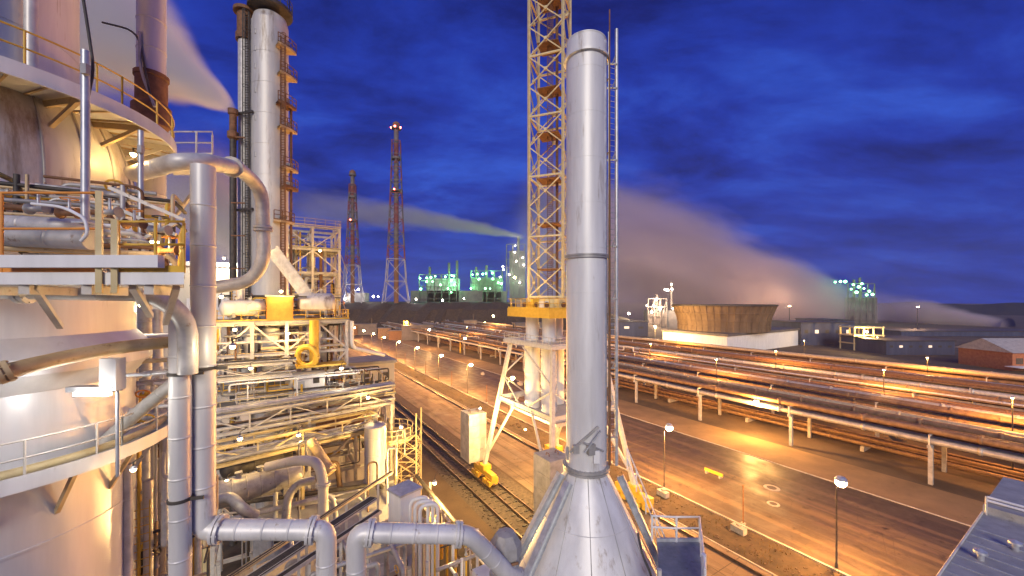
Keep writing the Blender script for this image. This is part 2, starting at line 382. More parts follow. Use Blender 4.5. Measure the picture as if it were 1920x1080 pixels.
# rubble and stones along the verge
rb = MB()
for i in range(2600):
    v = random.uniform(46.9, 53.0) if i % 3 else random.uniform(24.6, 26.4); u = -10 + 260 * random.random() ** 1.7; s = random.uniform(.04, .16) * (1.6 if random.random() < .06 else 1)
    c = W(v, u, .03 + s * .25); q = [V((random.uniform(.6, 1) * s * x, random.uniform(.6, 1) * s * y, 0)) for x, y in ((-1, -1), (1, -1), (1, 1), (-1, 1))]
    rb.hexa([c + p + V((0, 0, -s * .3)) for p in q] + [c + p * random.uniform(.5, .8) + V((0, 0, s * random.uniform(.2, .5))) for p in q])
struct('rubble', rb, M_BALLAST, 'stuff')
# weeds on the verge
gr = MB()
for i in range(5000):
    v = random.uniform(47.0, 53.0); u = -10 + 160 * random.random() ** 1.6
    if math.sin(v * 1.7 + u * .31) + math.sin(u * .9) < .1: continue
    c = W(v, u, .02); a = random.uniform(0, 6.28); hgt = random.uniform(.15, .5); wd = .05
    d = V((math.cos(a), math.sin(a), 0)); gr.quad([c - d * wd, c + d * wd, c + V((d.y, -d.x, 0)) * .15 + V((0, 0, hgt))])
M_WEED = mat('dry_weeds', (.06, .055, .018), (.14, .10, .04), 1.0, .9, 0, 0)
struct('dry_grass', gr, M_WEED, 'stuff')

# crane rails: running rail + foot, with sleepers as one part
for i, (v, lab) in enumerate(((26.6, 'crane rail on the plant side, along the muddy ground'), (29.2, 'crane rail under the yellow bogie, in the middle of the dark track bed'),
                              (31.4, 'crane rail at the edge of the track bed beside the tan road'), (45.2, 'crane rail let into the far side of the tan road'))):
    t = thing('crane_rail', lab, 'rail', W(v, 10), 'rails of the tower crane track')
    zz = .12 if i < 3 else .06
    MB().vbox(v - .16, v + .16, -20, 420, .031 if i < 3 else .041, zz + .03).vbox(v - .05, v + .05, -20, 420, zz + .03, zz + .18).vbox(v - .10, v + .10, -20, 420, zz + .18, zz + .27).build('running_rail', M_RAIL, t)
    if i < 3:
        sl = MB()
        for k in range(130):
            u = -10 + k * 1.5 + random.uniform(-.1, .1); sl.vbox(v - .9, v + .9, u - .14, u + .14, .0, .115 + (k % 3) * .004)
        sl.build('sleepers', M_DARK, t)
# street lamps along the kerb
LAMP_P = 30000
def make_lamp(u):
    b = W(53.9, u); t = thing('street_lamp', '', 'street lamp', b, 'sodium street lamps along the kerb')
    MB().tube([b, b + V((0, 0, .5)), b + V((0, 0, .55)), b + V((0, 0, 9.0))], [.16, .16, .11, .065], 10).build('pole', M_DARK, t)
    ar = b + V((0, 0, 9.0)); d = W(1, 0) * -1
    MB().tube(bendp([ar - V((0, 0, .1)), ar + V((0, 0, .35)), ar + d * -1.0 + V((0, 0, .5))], .3), .045, 8).build('arm', M_DARK, t)
    hd = ar - d * 1.3 + V((0, 0, .48)); MB().lathe(hd, [(.02, .50), (.40, .42), (.60, .16), (.62, .06), (.57, .06)], 14).build('lamp_head', M_GALV, t)
    MB().ball(hd - V((0, 0, .16)), .55, 16).build('bulb', E_SOD, t)
    lightobj('lamp_light', hd - V((0, 0, 1.15)), LAMP_P, (1, .42, .09), t, .35)
    return t

LU = [17.3, 39.7, 64, 88, 113.6, 139.3, 168, 197.5, 228, 256, 286, 322]
LL = ['biggest and brightest street lamp, flaring over the yard right of the white stack', 'bright street lamp between the white stack and the yellow streak bar in the yard',
      'street lamp on the kerb standing behind the white stack', 'street lamp on the kerb behind the white tubes under the crane',
      'lit street lamp just outside the slanted crane leg, largest of the receding row', 'second lamp of the receding row counted from the crane leg', 'third lamp of the receding row counted from the crane leg',
      'fourth lamp of the receding row counted from the crane leg', 'fifth lamp of the receding row counted from the crane leg', 'sixth lamp of the receding row counted from the crane leg',
      'seventh lamp of the receding row counted from the crane leg', 'smallest, most distant lamp of the receding row, by the steel tower']
l0 = make_lamp(LU[0]); l0['label'] = LL[0]
for u, lb in zip(LU[1:], LL[1:]): dup(l0, W(53.9, u), lb)
# bare posts of an old fence along the kerb
p0 = thing('bare_post', 'rust brown bare post at the kerb, between the two flaring lamps', 'post', W(53.7, 27.3), 'bare posts along the kerb')
b = W(53.7, 27.3); MB().tube([b, b + V((0, 0, 5.2))], .09, 8).build('shaft', M_RUST, p0); MB().box(b + V((0, 0, 5.24)), (.5, .12, .1), RZ).build('crosspiece', M_RUST, p0); MB().box(b + V((0, 0, .12)), (.5, .5, .24), RZ).build('footing', M_CONC, p0)
for k, u in enumerate((51, 76, 100, 126, 153, 182, 212)):
    dup(p0, W(53.7, u), 'bare dark post between the %s and %s lamp from the stack along the kerb' % (ORD[k + 1], ORD[k + 2]))
# concrete blocks left on the verge
for (px, py, s, lb) in ((1385, 998, 1.0, 'grey concrete block on the verge below the bare post'), (1243, 930, 1.0, 'grey concrete block on the verge close to the stack hood'), (975, 722, 1.3, 'pale concrete block seen between the crane legs'), (905, 703, 1.1, 'pale concrete block on the verge beside the slanted crane leg')):
    c = ZY(px, py, 0); t = thing('concrete_block', lb, 'block', c, 'concrete blocks on the verge')
    MB().box(c + V((0, 0, .40 * s)), (1.7 * s, .8 * s, .8 * s), RZ + 1.5).build('slab', M_CONC, t); MB().box(c + V((.1, .1, .92 * s)), (.5 * s, .5 * s, .25 * s), RZ + 1.2).build('stub', M_CONC, t)
# manholes, and an added yellow bar standing in for a light streak
for (px, py, r, lb) in ((1447, 915, 1.1, 'wide pale manhole ring in the asphalt left of the brightest lamp'), (1450, 945, .8, 'small manhole ring in the asphalt nearer the kerb')):
    c = ZY(px, py, .03); t = thing('manhole', lb, 'manhole', c, 'manholes in the yard')
    MB().lathe(c, [(r * .62, .06), (r, .06), (r * 1.05, 0)], 28).build('collar', M_CONC, t); MB().lathe(c, [(.01, .03), (r * .6, .03)], 28).build('cover', M_DARK, t)
c = ZY(1338, 892, 0); t = thing('light_streak_bar', 'yellow bar standing in for a streak of light in the asphalt yard', 'streak bar', c)
MB().beam(c - W(0, 1.6) + V((0, 0, .62)), c + W(0, 1.6) + V((0, 0, .62)), .16, .5).build('bar', M_YEL, t)
for s in (-1, 1): MB().box(c + W(0, 1.2 * s) + V((0, 0, .19)), (.7, .3, .38), RZ).build('foot', M_CONC, t)
# ------------------------------------------------------------------ the white flue stack on its hood
S = V((A(1099, 565, 19.5).x, 19.5, 0))
st = thing('flue_stack', 'tall white sheet metal chimney on a conical hood, close in front', 'chimney', S)
zb, zt = A(0, 890, 18.5).z, A(0, 55, 18.5).z
def ringz(py): return A(0, py, 18.5).z
pr = [(1.0, zb)]; z = zb
while z + 2.3 < zt - 1.3:
    z += 2.2; pr += [(1.0, z - .02), (1.007, z - .018), (1.007, z + .018), (1.0, z + .02)]
pr += [(1.0, zt - 1.0)]
MB().lathe(S, pr, 48, split=True).build('shell', M_STACK, st)
MB().lathe(S, [(1.0, zt - 1.0), (1.13, zt - .98), (1.13, zt - .86), (1.03, zt - .84), (.985, zt - .05), (1.0, zt - .05), (1.0, zt), (.94, zt), (.94, zt - 1.2)], 48).build('rim', M_STACK, st)
zf = ringz(478); MB().lathe(S, [(1.0, zf - .10), (1.09, zf - .10), (1.09, zf - .02), (1.05, zf - .02), (1.05, zf + .01), (1.09, zf + .01), (1.09, zf + .09), (1.0, zf + .09)], 48).build('joint_flange', M_GREYP, st)
zf = zb; cb = MB().lathe(S, [(1.0, zf + .12), (1.17, zf + .12), (1.17, zf), (1.12, zf), (1.12, zf - .03), (1.17, zf - .03), (1.17, zf - .14), (1.0, zf - .14)], 48)
for k in range(28):
    a = k * 2 * math.pi / 28; cb.box(S + V((1.1 * math.cos(a), 1.1 * math.sin(a), zf)), (.05, .05, .34), a)
cb.build('base_flange', M_GREYP, st)
hz = zb - 6.2; hp = [(1.0, zb - .14)]
for k in range(1, 12): rr = 1.0 + 3.0 * (k / 11) ** .96; zz = zb - .14 - (zb - .14 - hz) * k / 11; hp += [(rr, zz)] if k % 4 else [(rr - .008, zz + .02), (rr + .008, zz + .018), (rr + .008, zz - .01)]
MB().lathe(S, hp, 40).build('hood', M_STACK, st)
cs = MB().box(S + V((0, 0, hz / 2)), (8.6, 8.6, hz), RZ); cs.build('furnace_casing', M_CLAD, st)
for (pxa, pya, pxb, pyb, da, db) in ((1052, 888, 962, 1062, -.35, -1.3), (1163, 893, 1252, 1090, -.3, -1.0), (1066, 905, 985, 1090, -.9, -2.6)):
    MB().hbeam(A(pxa, pya, 19.5 + da), A(pxb, pyb, 19.5 + db), .30, .34, .05).build('hood_rib', M_GALV, st)
hr = MB(); ra, rb2 = A(1172, 880, 19.0), A(1262, 1095, 18.2)
for h_ in (.55, 1.05): hr.tube([ra + V((.1, 0, h_)), rb2 + V((.1, 0, h_))], .03, 6)
for k in range(6): p = ra.lerp(rb2, k / 5) + V((.1, 0, 0)); hr.tube([p, p + V((0, 0, 1.05))], .03, 6)
hr.build('handrail', M_WHITE, st)
MB().tube(bendp([A(1196, 1000, 17.2), A(1204, 1040, 16.6), A(1222, 1078, 16.2), A(1226, 1120, 16.0)], .5), .05, 8).build('hose', M_DARK, st)
for k in range(10):
    a = R(-160 + 32 * k); MB().tube([S + V((1.03 * math.cos(a), 1.03 * math.sin(a), zb - .16)), S + V((4.03 * math.cos(a), 4.03 * math.sin(a), hz + .05))], .022, 5).build('hood_seam', M_GREYP, st)
# riser pipes and ladder at the right side
for (px, y0, y1, r, dY) in ((1133, 78, 862, .13, -.45), (1156, 55, 872, .085, -.1)):
    MB().tube([A(px, y0, 19.5 + dY), A(px, y1, 19.5 + dY)], r, 10).build('riser_pipe', M_GALV, st)
MB().tube([A(1143, 18, 19.2), A(1143, 872, 19.2)], [.035, .07], 8).build('lightning_rod', M_RUST, st)
for py in (120, 165, 300, 462, 560, 690, 820):
    MB().beam(A(1120, py, 19.25), A(1158, py, 19.3), .05, .08).beam(A(1148, py, 19.2), A(1154, py - 16, 19.3), .04).build('bracket', M_GREYP, st)
lm = MB()
for i in range(70): zz = ringz(860) + i * .28; lm.tube([V((A(1141, 0, 19.25).x, 19.25, zz)), V((A(1155, 0, 19.4).x, 19.4, zz))], .012, 5)
lm.tube([A(1141, 862, 19.25), A(1141, 60, 19.25)], .03, 6).build('ladder', M_GALV, st)
for py in (162, 300): MB().tube(bendp([A(1120, py + 16, 18.9), A(1128, py + 10, 18.85), A(1140, py - 14, 19.1)], .2), .035, 8).build('hook', M_RUST, st)
# damper drive near the foot of the shell
dm = MB().beam(A(1068, 848, 18.45), A(1122, 800, 18.35), .13, .1); dm.box(A(1080, 842, 18.4), (.3, .25, .35)); dm.box(A(1108, 842, 18.4), (.36, .3, .5), .3)
dm.tube([A(1064, 838, 18.4), A(1064, 862, 18.4)], .07, 8).tube([A(1094, 830, 18.3), A(1132, 846, 18.5)], .045, 8); dm.build('damper_drive', M_GREYP, st)
MB().beam(A(1096, 848, 18.25), A(1126, 808, 18.15), .16, .06).build('damper_lever', M_GALV, st)
MB().box(A(1118, 856, 18.4), (.28, .2, .6)).build('junction_box', M_WHITE, st)
# small access platform right of the hood
pf = thing('access_platform', 'blue grey plated access platform with white handrail beside the hood', 'platform', A(1275, 1040, 17.2))
zpl = A(0, 1020, 17.6).z
q0, q1, q2, q3 = ZY(1232, 1016, zpl), ZY(1312, 1016, zpl), ZY(1322, 1125, zpl), ZY(1238, 1125, zpl)
up = V((0, 0, 1))
MB().hexa([p - up * .12 for p in (q3, q2, q1, q0)] + [q3, q2, q1, q0]).build('deck', M_DECK, pf)
MB().beam(q0 + V((0, .04, .04)), q1 + V((0, .04, .04)), .08, .22).build('toe_board', M_GALV, pf)
rail_part(pf, [q0 + V((-.2, .1, 0)), q0.lerp(q1, .35), q1, q1.lerp(q2, .5), q2], M_WHITE, 1.15, 1.1, .045, kick=0)
MB().tube([q2.lerp(q1, .22), q2.lerp(q1, .22) + up * 1.2], .1, 8).build('gate_post', M_WHITE, pf)
MB().tube([q3 + V((.05, .2, -6)), q3 + V((.05, .2, 1.0))], .09, 8).build('support_post', M_STEEL, pf)
MB().tube([q2 + V((-.1, .2, -6)), q2 + V((-.1, .2, -.12))], .09, 8).build('support_post', M_STEEL, pf)
# roofed gallery in the lower corner
gz = 14.0
a0, a1 = ZY(1760, 1080, gz), ZY(1840, 965, gz); dd = (a1 - a0).normalized(); nn = V((dd.y, -dd.x, 0)); wd = 3.1
ga = thing('covered_gallery', 'flat roofed grey lilac gallery bridge crossing towards the yard', 'gallery', a0.lerp(a1, .5))
b0, b1 = a0 - dd * 9, a1 + dd * .5
MB().hexa([p - up * .18 for p in (b0, b0 + nn * wd, b1 + nn * wd, b1)] + [b0, b0 + nn * wd, b1 + nn * wd, b1]).build('roof', M_ROOF, ga)
for k in range(14):
    e = dd * (-8.5 + 1.35 * k + 0); MB().beam(a0 + e + nn * .1 + up * .03, a0 + e + nn * (wd - .1) + up * .03, .05, .06).build('roof_seam', M_GALV, ga)
for k, q_ in enumerate((.35, .62)): c = a0.lerp(a1, q_) + nn * (1.0 + k); MB().lathe(c, [(.16, 0), (.16, .4), (.32, .42), (.3, .55), (.02, .7)], 12).build('roof_vent', M_GALV, ga)
for s in (0, 1):
    o = nn * (.15 + s * (wd - .3)); MB().hexa([p + o - up * 3.0 for p in (b0 - nn * .05, b0 + nn * .05, b1 + nn * .05, b1 - nn * .05)] + [p + o - up * .181 for p in (b0 - nn * .05, b0 + nn * .05, b1 + nn * .05, b1 - nn * .05)]).build('side_wall', M_BLUE, ga)
    e = nn * (s * wd); MB().tube([b0 + e + up * .06, b1 + e + up * .06], .07, 8).build('edge_trim', M_STEEL, ga)
b2, b3 = b1 - nn * .2, b1 + dd * 9
MB().hexa([p - up * .1 for p in (b1 + dd * .02, b1 + nn * 7 + dd * .02, b3 + nn * 7, b3)] + [p + up * .55 for p in (b1 + dd * .02, b1 + nn * 7 + dd * .02, b3 + nn * 7, b3)]).build('end_house', M_ROOF, ga)
for s in (0, 1): 
    c = b1 + nn * (.2 + s * 2.6) - dd * .25; MB().tube([c, c + up * 1.4], .06, 8).build('vent_post', M_STEEL, ga)
for k in range(3):
    c = b0.lerp(b1, .1 + .4 * k) + nn * wd / 2; MB().tube([V((c.x, c.y, 0)), V((c.x, c.y, gz - 3))], .3, 10).build('support_leg', M_CONC, ga)
for k in range(2):
    pipe(['thin white pipe along the end house of the gallery', 'second thin white pipe lying lower on the end house'][k], [b1 + dd * (1 + k * .8) + up * (.70 - .0 * k), b1 + dd * (1 + k * .8) + nn * 7 + up * .70], .10, M_WHITE, 'white pipes on the gallery')

# ------------------------------------------------------------------ rail mounted tower crane
cc = W(38, 48); cr = thing('tower_crane', 'rail mounted lattice tower crane with yellow slewing deck on a tall portal', 'crane', cc)
def leg(a, b, w, m=M_STEEL, name='portal_leg'): return MB().beam(a, b, w, w).build(name, m, cr)
feet = {}
for (v, tv) in ((30, 33.2), (45.2, 42.5)):
    for (u, tu) in ((38.5, 42.4), (56.5, 53.5)):
        bt, tp = W(v, u, 3.0), W(tv, tu, 23.4); feet[(v, u)] = (bt, tp); leg(bt, tp, .55)
def at14(k, z=14.2): a, b = feet[k]; return a.lerp(b, (z - a.z) / (b.z - a.z))
ks = [(30, 38.5), (30, 56.5), (45.2, 56.5), (45.2, 38.5)]
for i in range(4):
    a, b = at14(ks[i]), at14(ks[(i + 1) % 4]); MB().hbeam(a, b, .5, .8, .06).build('portal_beam', M_STEEL, cr)
    MB().beam(a.lerp(b, .34), at14(ks[i], 4.5), .28).build('portal_brace', M_STEEL, cr)
    MB().beam(b.lerp(a, .34), at14(ks[(i + 1) % 4], 4.5), .28).build('portal_brace', M_STEEL, cr)
    ta, tb = at14(ks[i], 20), at14(ks[(i + 1) % 4], 20)
    for (p, q) in ((at14(ks[i], 17.8), a.lerp(b, .45)), (at14(ks[i], 18.2), ta.lerp(tb, .6) + up * 3), (at14(ks[(i + 1) % 4], 17.8), b.lerp(a, .45))):
        MB().beam(p, q, .2).build('portal_brace', M_STEEL, cr)
# bogies
for k in ks:
    v, u = k; bg_ = MB().vbox(v - .45, v + .45, u - 3.2, u + 3.2, 1.5, 2.3).vbox(v - .7, v + .7, u - .9, u + .9, 2.3, 3.05)
    for s in (-1, 1): bg_.vbox(v - .55, v + .55, u + s * 2 - 1.0, u + s * 2 + 1.0, .75, 1.5).vbox(v + .56, v + 1.1, u + s * 2.2 - .35, u + s * 2.2 + .35, .7, 1.5)
    bo = bg_.build('bogie', M_YEL, cr)
    for s in (-2.7, -1.3, 1.3, 2.7):
        c = W(v, u + s, .66); d = W(1, 0); MB().tube([c - d * .2, c + d * .2], .42, 14).build('wheel', M_RAIL, bo); MB().tube([c - d * .7, c + d * .8], .16, 10).vbox(v - .9, v - .6, u + s - .5, u + s + .5, .6, 1.3).build('motor', M_YEL, bo)
# ballast stacks
for (v, u) in ((29.2, 59.2), (29.2, 37.4)):
    for j in range(4): MB().vbox(v - 1.6, v + 1.6, u - 1.7, u + 1.7, 3.2 + j * 2.0, 5.16 + j * 2.0).build('ballast_block', M_PALEC, cr)
    bl = MB()
    for s in (-1, 1): bl.tube(bendp([W(v + s * .7, u - .3, 11.1), W(v + s * .7, u - .3, 11.5), W(v + s * .7, u + .3, 11.5), W(v + s * .7, u + .3, 11.1)], .2), .05, 6)
    bl.build('lifting_eye', M_RUST, cr)
# portal decks, hoist tubes
def deckpart(v0, v1, u0, u1, z, m, t=.35, rm=M_STEEL, name='deck', rh=1.15):
    MB().vbox(v0, v1, u0, u1, z - t, z).build(name, m, cr)
    rail_part(cr, [W(v0 + .1, u0 + .1, z), W(v1 - .1, u0 + .1, z), W(v1 - .1, u1 - .1, z), W(v0 + .1, u1 - .1, z), W(v0 + .1, u0 + .1, z)], rm, rh, 1.5, .045, kick=.2)
deckpart(32.4, 43.4, 41.6, 54.6, 23.8, M_STEEL, .5)
deckpart(32.6, 43.4, 42.4, 53.6, 28.9, M_YEL, 1.3, M_YEL, 'slewing_deck', 1.5)
for (v, u) in ((35.6, 50.8), (36.2, 47.2), (40.4, 45.2), (40.4, 50.5)):
    MB().lathe(W(v, u), [(.02, 13.0), (1.15, 13.0), (1.25, 13.05), (1.25, 18.5), (1.28, 18.52), (1.28, 18.7), (1.25, 18.72), (1.25, 23.3)], 22).build('hoist_tube', M_WHITE, cr)
    MB().lathe(W(v, u), [(1.05, 23.8), (1.05, 27.6)], 22).build('hoist_tube_head', M_WHITE, cr)
MB().vbox(33.5, 43, 42, 54, 12.4, 12.95).build('lower_deck', M_STEEL, cr)
mc = W(37.2, 48.2); MB().lathe(mc, [(2.9, 28.9), (2.9, 29.9), (2.5, 29.9), (2.5, 30.4), (.1, 30.4)], 28).build('slewing_ring', M_YSTEEL, cr)
eq = [(34.3, 51.8, 1.3, 1.2, 1.3, M_GREYP), (34.2, 48.6, 1.1, 1.6, 1.6, M_YEL), (35.8, 43.9, 1.4, 1.2, 1.5, M_YSTEEL), (41, 43.6, 1.6, 1.2, 1.4, M_YEL), (33.9, 45.4, .9, 1.1, 1.1, M_WHITE)]
for (v, u, a, b2_, hh, m) in eq:
    o = MB().vbox(v - a / 2, v + a / 2, u - b2_ / 2, u + b2_ / 2, 28.9, 28.9 + hh).build('winch_cabinet', m, cr)
    MB().tube([W(v, u - b2_ / 2 - .3, 29.5), W(v, u + b2_ / 2 + .3, 29.5)], .38, 12).build('cable_drum', M_RUST, o)
# mast
ma = R(-20); hw = 2.65; z0, z1 = 29.9, 97
cx = [mc + V((math.cos(ma + R(45 + 90 * i)), math.sin(ma + R(45 + 90 * i)), 0)) * hw * 1.414 for i in range(4)]
for i in range(4): MB().beam(cx[i] + up * z0, cx[i] + up * z1, .34).build('mast_chord', M_YSTEEL, cr)
bay = 4.6; nb = int((z1 - z0) / bay)
for i in range(4):
    a, b = cx[i], cx[(i + 1) % 4]; lt = MB()
    for k in range(nb):
        za, zb2 = z0 + .8 + k * bay, z0 + .8 + (k + 1) * bay
        lt.beam(a + up * za, b + up * zb2, .15).beam(b + up * za, a + up * zb2, .15)
        if k % 2 == 0: lt.beam(a + up * za, b + up * za, .26)
        m_ = a.lerp(b, .5) + up * (za + zb2) / 2; lt.box(m_, (.45, .45, .45), ma)
    lt.build('mast_lattice', M_YSTEEL, cr)
ladder_part(cr, mc + up * z0, mc + up * z1, M_RUST, .7, V((1, 0, 0)), 3, V((0, -1, 0)), .05)
for k in range(8): MB().box(mc + up * (35 + 7 * k), (3.4, 3.4, .12), ma).build('rest_landing', M_RUST, cr)
MB().tube([mc + V((1.2, .8, z0)), mc + V((1.2, .8, z1))], .22, 10).build('cable_duct', M_RUST, cr)
# ------------------------------------------------------------------ big reactor vessel at the left edge
RC = V((-18.5, 13, 0)); r0, r1, rp = 4.13, 2.57, 5.36
rx = thing('reactor_vessel', 'huge pale clad reactor vessel with ring galleries at the left edge', 'reactor vessel', RC)
pr = [(r0, 0)]
for z in (6, 12, 18, 22.5): pr += [(r0, z - .04), (r0 + .03, z - .038), (r0 + .03, z + .038), (r0, z + .04)]
pr += [(r0, 27.2), (r0 + .5, 27.8), (r0 + .5, 28.3), (r0, 28.9), (r0, 33.6)]
MB().lathe(RC, pr, 64).build('lower_shell', M_VES, rx)
dp = [(r0, 33.6)]
for k in range(1, 9): a = k / 8 * R(80); dp.append((r1 + .1 + (r0 - r1 - .1) * math.cos(a), 33.6 + 3.6 * math.sin(a)))
MB().lathe(RC, dp + [(r1 + .05, 37.4)], 64, split=False).build('dome', M_SHELL, rx)
sm_ = MB()
for k in range(24):
    a = k * 2 * math.pi / 24; sm_.tube([RC + V(((r + .01) * math.cos(a), (r + .01) * math.sin(a), z)) for r, z in dp], .035, 5)
sm_.build('dome_seams', M_GREYP, rx)
pr = [(r1, 37.2)]
for z in (39, 42, 45, 48, 51): pr += [(r1, z - .03), (r1 + .02, z - .028), (r1 + .02, z + .028), (r1, z + .03)]
MB().lathe(RC, pr + [(r1, 54), (.1, 55.5)], 56).build('upper_shell', M_CLAD, rx)
for k in range(3):
    a = R(-62 + k * 26); c = RC + V(((r1 + .32) * math.cos(a), (r1 + .32) * math.sin(a), 0)); MB().tube([c + up * 37.2, c + up * 56], (.24, .1, .16)[k], 12).build('riser_pipe', (M_PIPE, M_GREYP, M_PIPE)[k], rx)
def gallery(z, rin, rout, m, rm, a0=0, a1=2 * math.pi, brk=True):
    MB().lathe(RC, [(rin, z - .06), (rin, z), (rout, z), (rout, z + .14), (rout + .03, z + .14), (rout + .03, z - .30), (rout - .03, z - .30), (rout - .03, z - .06), (rin, z - .06)], 72, a0, a1).build('ring_gallery', m, rx)
    rail_part(rx, arc(RC, rout - .06, a0, a1, z, 60), rm, 1.1, 1.55, .028, kick=0)
    if brk:
        for k in range(16):
            a = a0 + (a1 - a0) * (k + .5) / 16; d = V((math.cos(a), math.sin(a), 0)); sp = MB()
            sp.beam(RC + d * (rin - .05) + up * (z - .2), RC + d * (rout - .05) + up * (z - .2), .10, .2); sp.beam(RC + d * (min(rin, r0) - .02) + up * (z - 1.7), RC + d * (rout - .4) + up * (z - .25), .12)
            sp.build('gallery_bracket', M_STEEL if k % 3 else M_TAN, rx)
gallery(36.5, r1 + .03, rp, M_WHITE, M_YEL)
gallery(25.0, r0 + .03, rp, M_WHITE, M_STEEL)
gt = MB()
for k in range(40): a = k * 2 * math.pi / 40; d = V((math.cos(a), math.sin(a), 0)); gt.beam(RC + d * 3 + up * 36.415, RC + d * 5.3 + up * 36.415, .05, .05)
gt.build('gallery_ribs', M_TAN, rx)
pipe('yellowish pipe lying round the floor of the lower ring gallery', arc(RC, rp - .35, R(-100), R(40), 25.18, 30), .12, M_YSTEEL, rad=.01)
# landing at the right end of the upper gallery
l_a, l_b, l_c, l_d = A(318, 272, 17.2), A(398, 283, 17.2), A(398, 283, 19), A(325, 272, 19)
zl = 36.5
for p in (l_a, l_b, l_c, l_d): p.z = zl
MB().hexa([p - up * .25 for p in (l_a, l_b, l_c, l_d)] + [l_a, l_b, l_c, l_d]).build('landing', M_WHITE, rx)
rail_part(rx, [l_a, l_b, l_c], M_STEEL, 1.1, 1.2, .035)
MB().beam(l_b - up * .3 + V((-.3, .4, 0)), l_b + V((-2.2, .6, -2.6)), .12).build('landing_strut', M_STEEL, rx)
# tall riser behind the gallery
def vp(label, px, Y, y0, y1, r, m, group=None, seam=1.4, name='standpipe', extra=None):
    a = A(px, y0, Y); b = A(px, y1, Y); b.z = max(b.z, 0)
    o = pipe(label, [V((a.x, Y, b.z)), V((a.x, Y, a.z))], r, m, group, name, 'pipe', seam=seam, n=20); return o
big = vp('thick white vertical pipe rising out of sight with a rusty collar behind the top railing', 284, 18.4, -120, 420, .54, M_CLAD)
ca = A(284, 0, 18.4); cl = MB()
zc = A(0, 215, 18.4).z
cl.lathe(V((ca.x, 18.4, 0)), [(.56, zc - .7), (.74, zc - .6), (.74, zc + .35), (.60, zc + .5), (.60, zc + 1.7), (.66, zc + 1.72), (.66, zc + 1.9), (.55, zc + 1.95)], 20).build('rusty_collar', M_RUST, big, big['_w'])
MB().tube(bendp([A(192, 42, 17.9), A(258, 58, 17.9), A(272, 130, 17.7), A(284, 190, 17.6)], 1.2), .045, 8).build('vent_tube', M_DARK, big, big['_w'])
MB().tube(bendp([A(262, 60, 17.8), A(262, 130, 17.7), A(290, 200, 17.6)], .8), .06, 8).build('vent_tube', M_GREYP, big, big['_w'])
# lighting / conduit masts standing on the middle deck
for (px, Y, y0, y1, r, lb) in ((160, 8.6, 95, 420, .075, 'grey conduit mast crossing in front of the upper gallery, beside the hanging cable'), (264, 11.5, 245, 440, .07, 'shorter grey mast standing under the upper gallery rim')):
    b = A(px, y1, Y); t = thing('conduit_mast', lb, 'mast', b, 'grey conduit masts'); MB().tube([b, A(px, y0, Y)], r, 10).build('shaft', M_GALV, t)
    MB().box(A(px, y0 + 35, Y - .09), (.13, .10, .22)).build('junction_box', M_GREYP, t); MB().box(b + up * .02, (.3, .3, .04)).build('base_plate', M_GALV, t)
pipe('thin black cable hanging in a long curve by the upper railing', bendp([A(150, -40, 8.8), A(166, 60, 8.8), A(176, 130, 8.8), A(166, 178, 8.7)], 2.0, 8), .03, M_DARK, name='hanging_cable', cat='cable')
# ------------------------------------------------------------------ middle deck in front of the vessel
mz = 30.62
md = thing('service_deck', 'cluttered steel service deck with orange handrail just below eye height', 'platform', V((-9, 8.6, mz)))
dq = [V((-13.5, 8.2, mz)), V((A(345, 0, 8.2).x, 8.2, mz)), V((A(345, 0, 10.3).x, 10.3, mz)), V((-13.5, 10.3, mz))]
MB().hexa([p - up * .26 for p in dq] + dq).build('deck', M_WHITE, md)
for k in range(4): MB().beam((-11.9 + k * 1.35, 8.3, mz - .37), (-13.0 + k * 1.35, 10.2, mz - .37), .16, .2).build('deck_beam', M_STEEL, md)
rail_part(md, [V((-13.2, 8.28, mz)), V((A(185, 0, 8.28).x, 8.28, mz))], M_ORG, 1.72, 2.2, .028, kick=.12)
rail_part(md, [V((A(222, 0, 8.28).x, 8.28, mz)), dq[1] + V((-.06, .08, 0)), dq[2] + V((-.06, -.08, 0))], M_YEL, 1.1, .8, .028, kick=.14)
for px in (186, 215): p = A(px, 508, 8.15); MB().beam(V((p.x, 8.15, mz - .45)), V((p.x, 8.15, mz + 1.72 - (px > 200) * .6)), .10).build('deck_post', M_YSTEEL, md)
MB().box((-9.1, 8.1, mz + .22), (3.4, .16, .26)).build('cable_duct', M_WHITE, md)
for (a, b) in (((-8.4, 8.5, mz - .3), (-9.6, 10.2, mz - 1.0)), ((-7.6, 8.7, mz - .3), (-9.2, 10.2, mz - 1.2)), ((-10.6, 8.5, mz - .3), (-12, 10.2, mz - 1.3))): MB().beam(a, b, .12).build('deck_brace', M_STEEL, md)
pipe('fat grey pipe end lying on the service deck behind the handrail', [A(-120, 436, 9.0), A(172, 450, 9.2)], .24, M_GREYP, seam=.9, n=20)
pipe('second fat grey pipe on the service deck, above and behind the first', [A(-120, 412, 9.4), A(140, 425, 9.4), A(185, 428, 10.6)], .2, M_PIPE, seam=.9, n=18)
pipe('white hose bent over the fat grey pipes on the service deck', [A(60, 382, 8.2), A(120, 388, 8.1), A(160, 410, 8.0), A(165, 438, 8.0), A(152, 452, 8.0)], .032, M_WHITE, name='hose', cat='hose', rad=.5)
for k in range(9):
    y = 360 + k * 13; mm = (M_STEEL, M_GREYP, M_RUST, M_TAN, M_WHITE)[k % 5]
    a, b = A(-80, y - 4, 9.6 - .1 * k), A(170 + 19 * k, y + 14, 11.2 - .1 * k); z1_ = mz + .15
    pipe('%s thin pipe in the tangle behind the service deck, %s from the top' % (('cream', 'grey', 'rusty', 'tan', 'white')[k % 5], ORD[k]), [a, b, V((b.x + .1, b.y + .2, mz - .2 + .1 * (k % 3)))], .045 + .015 * (k % 3), mm, 'thin pipes behind the service deck', rad=.25)
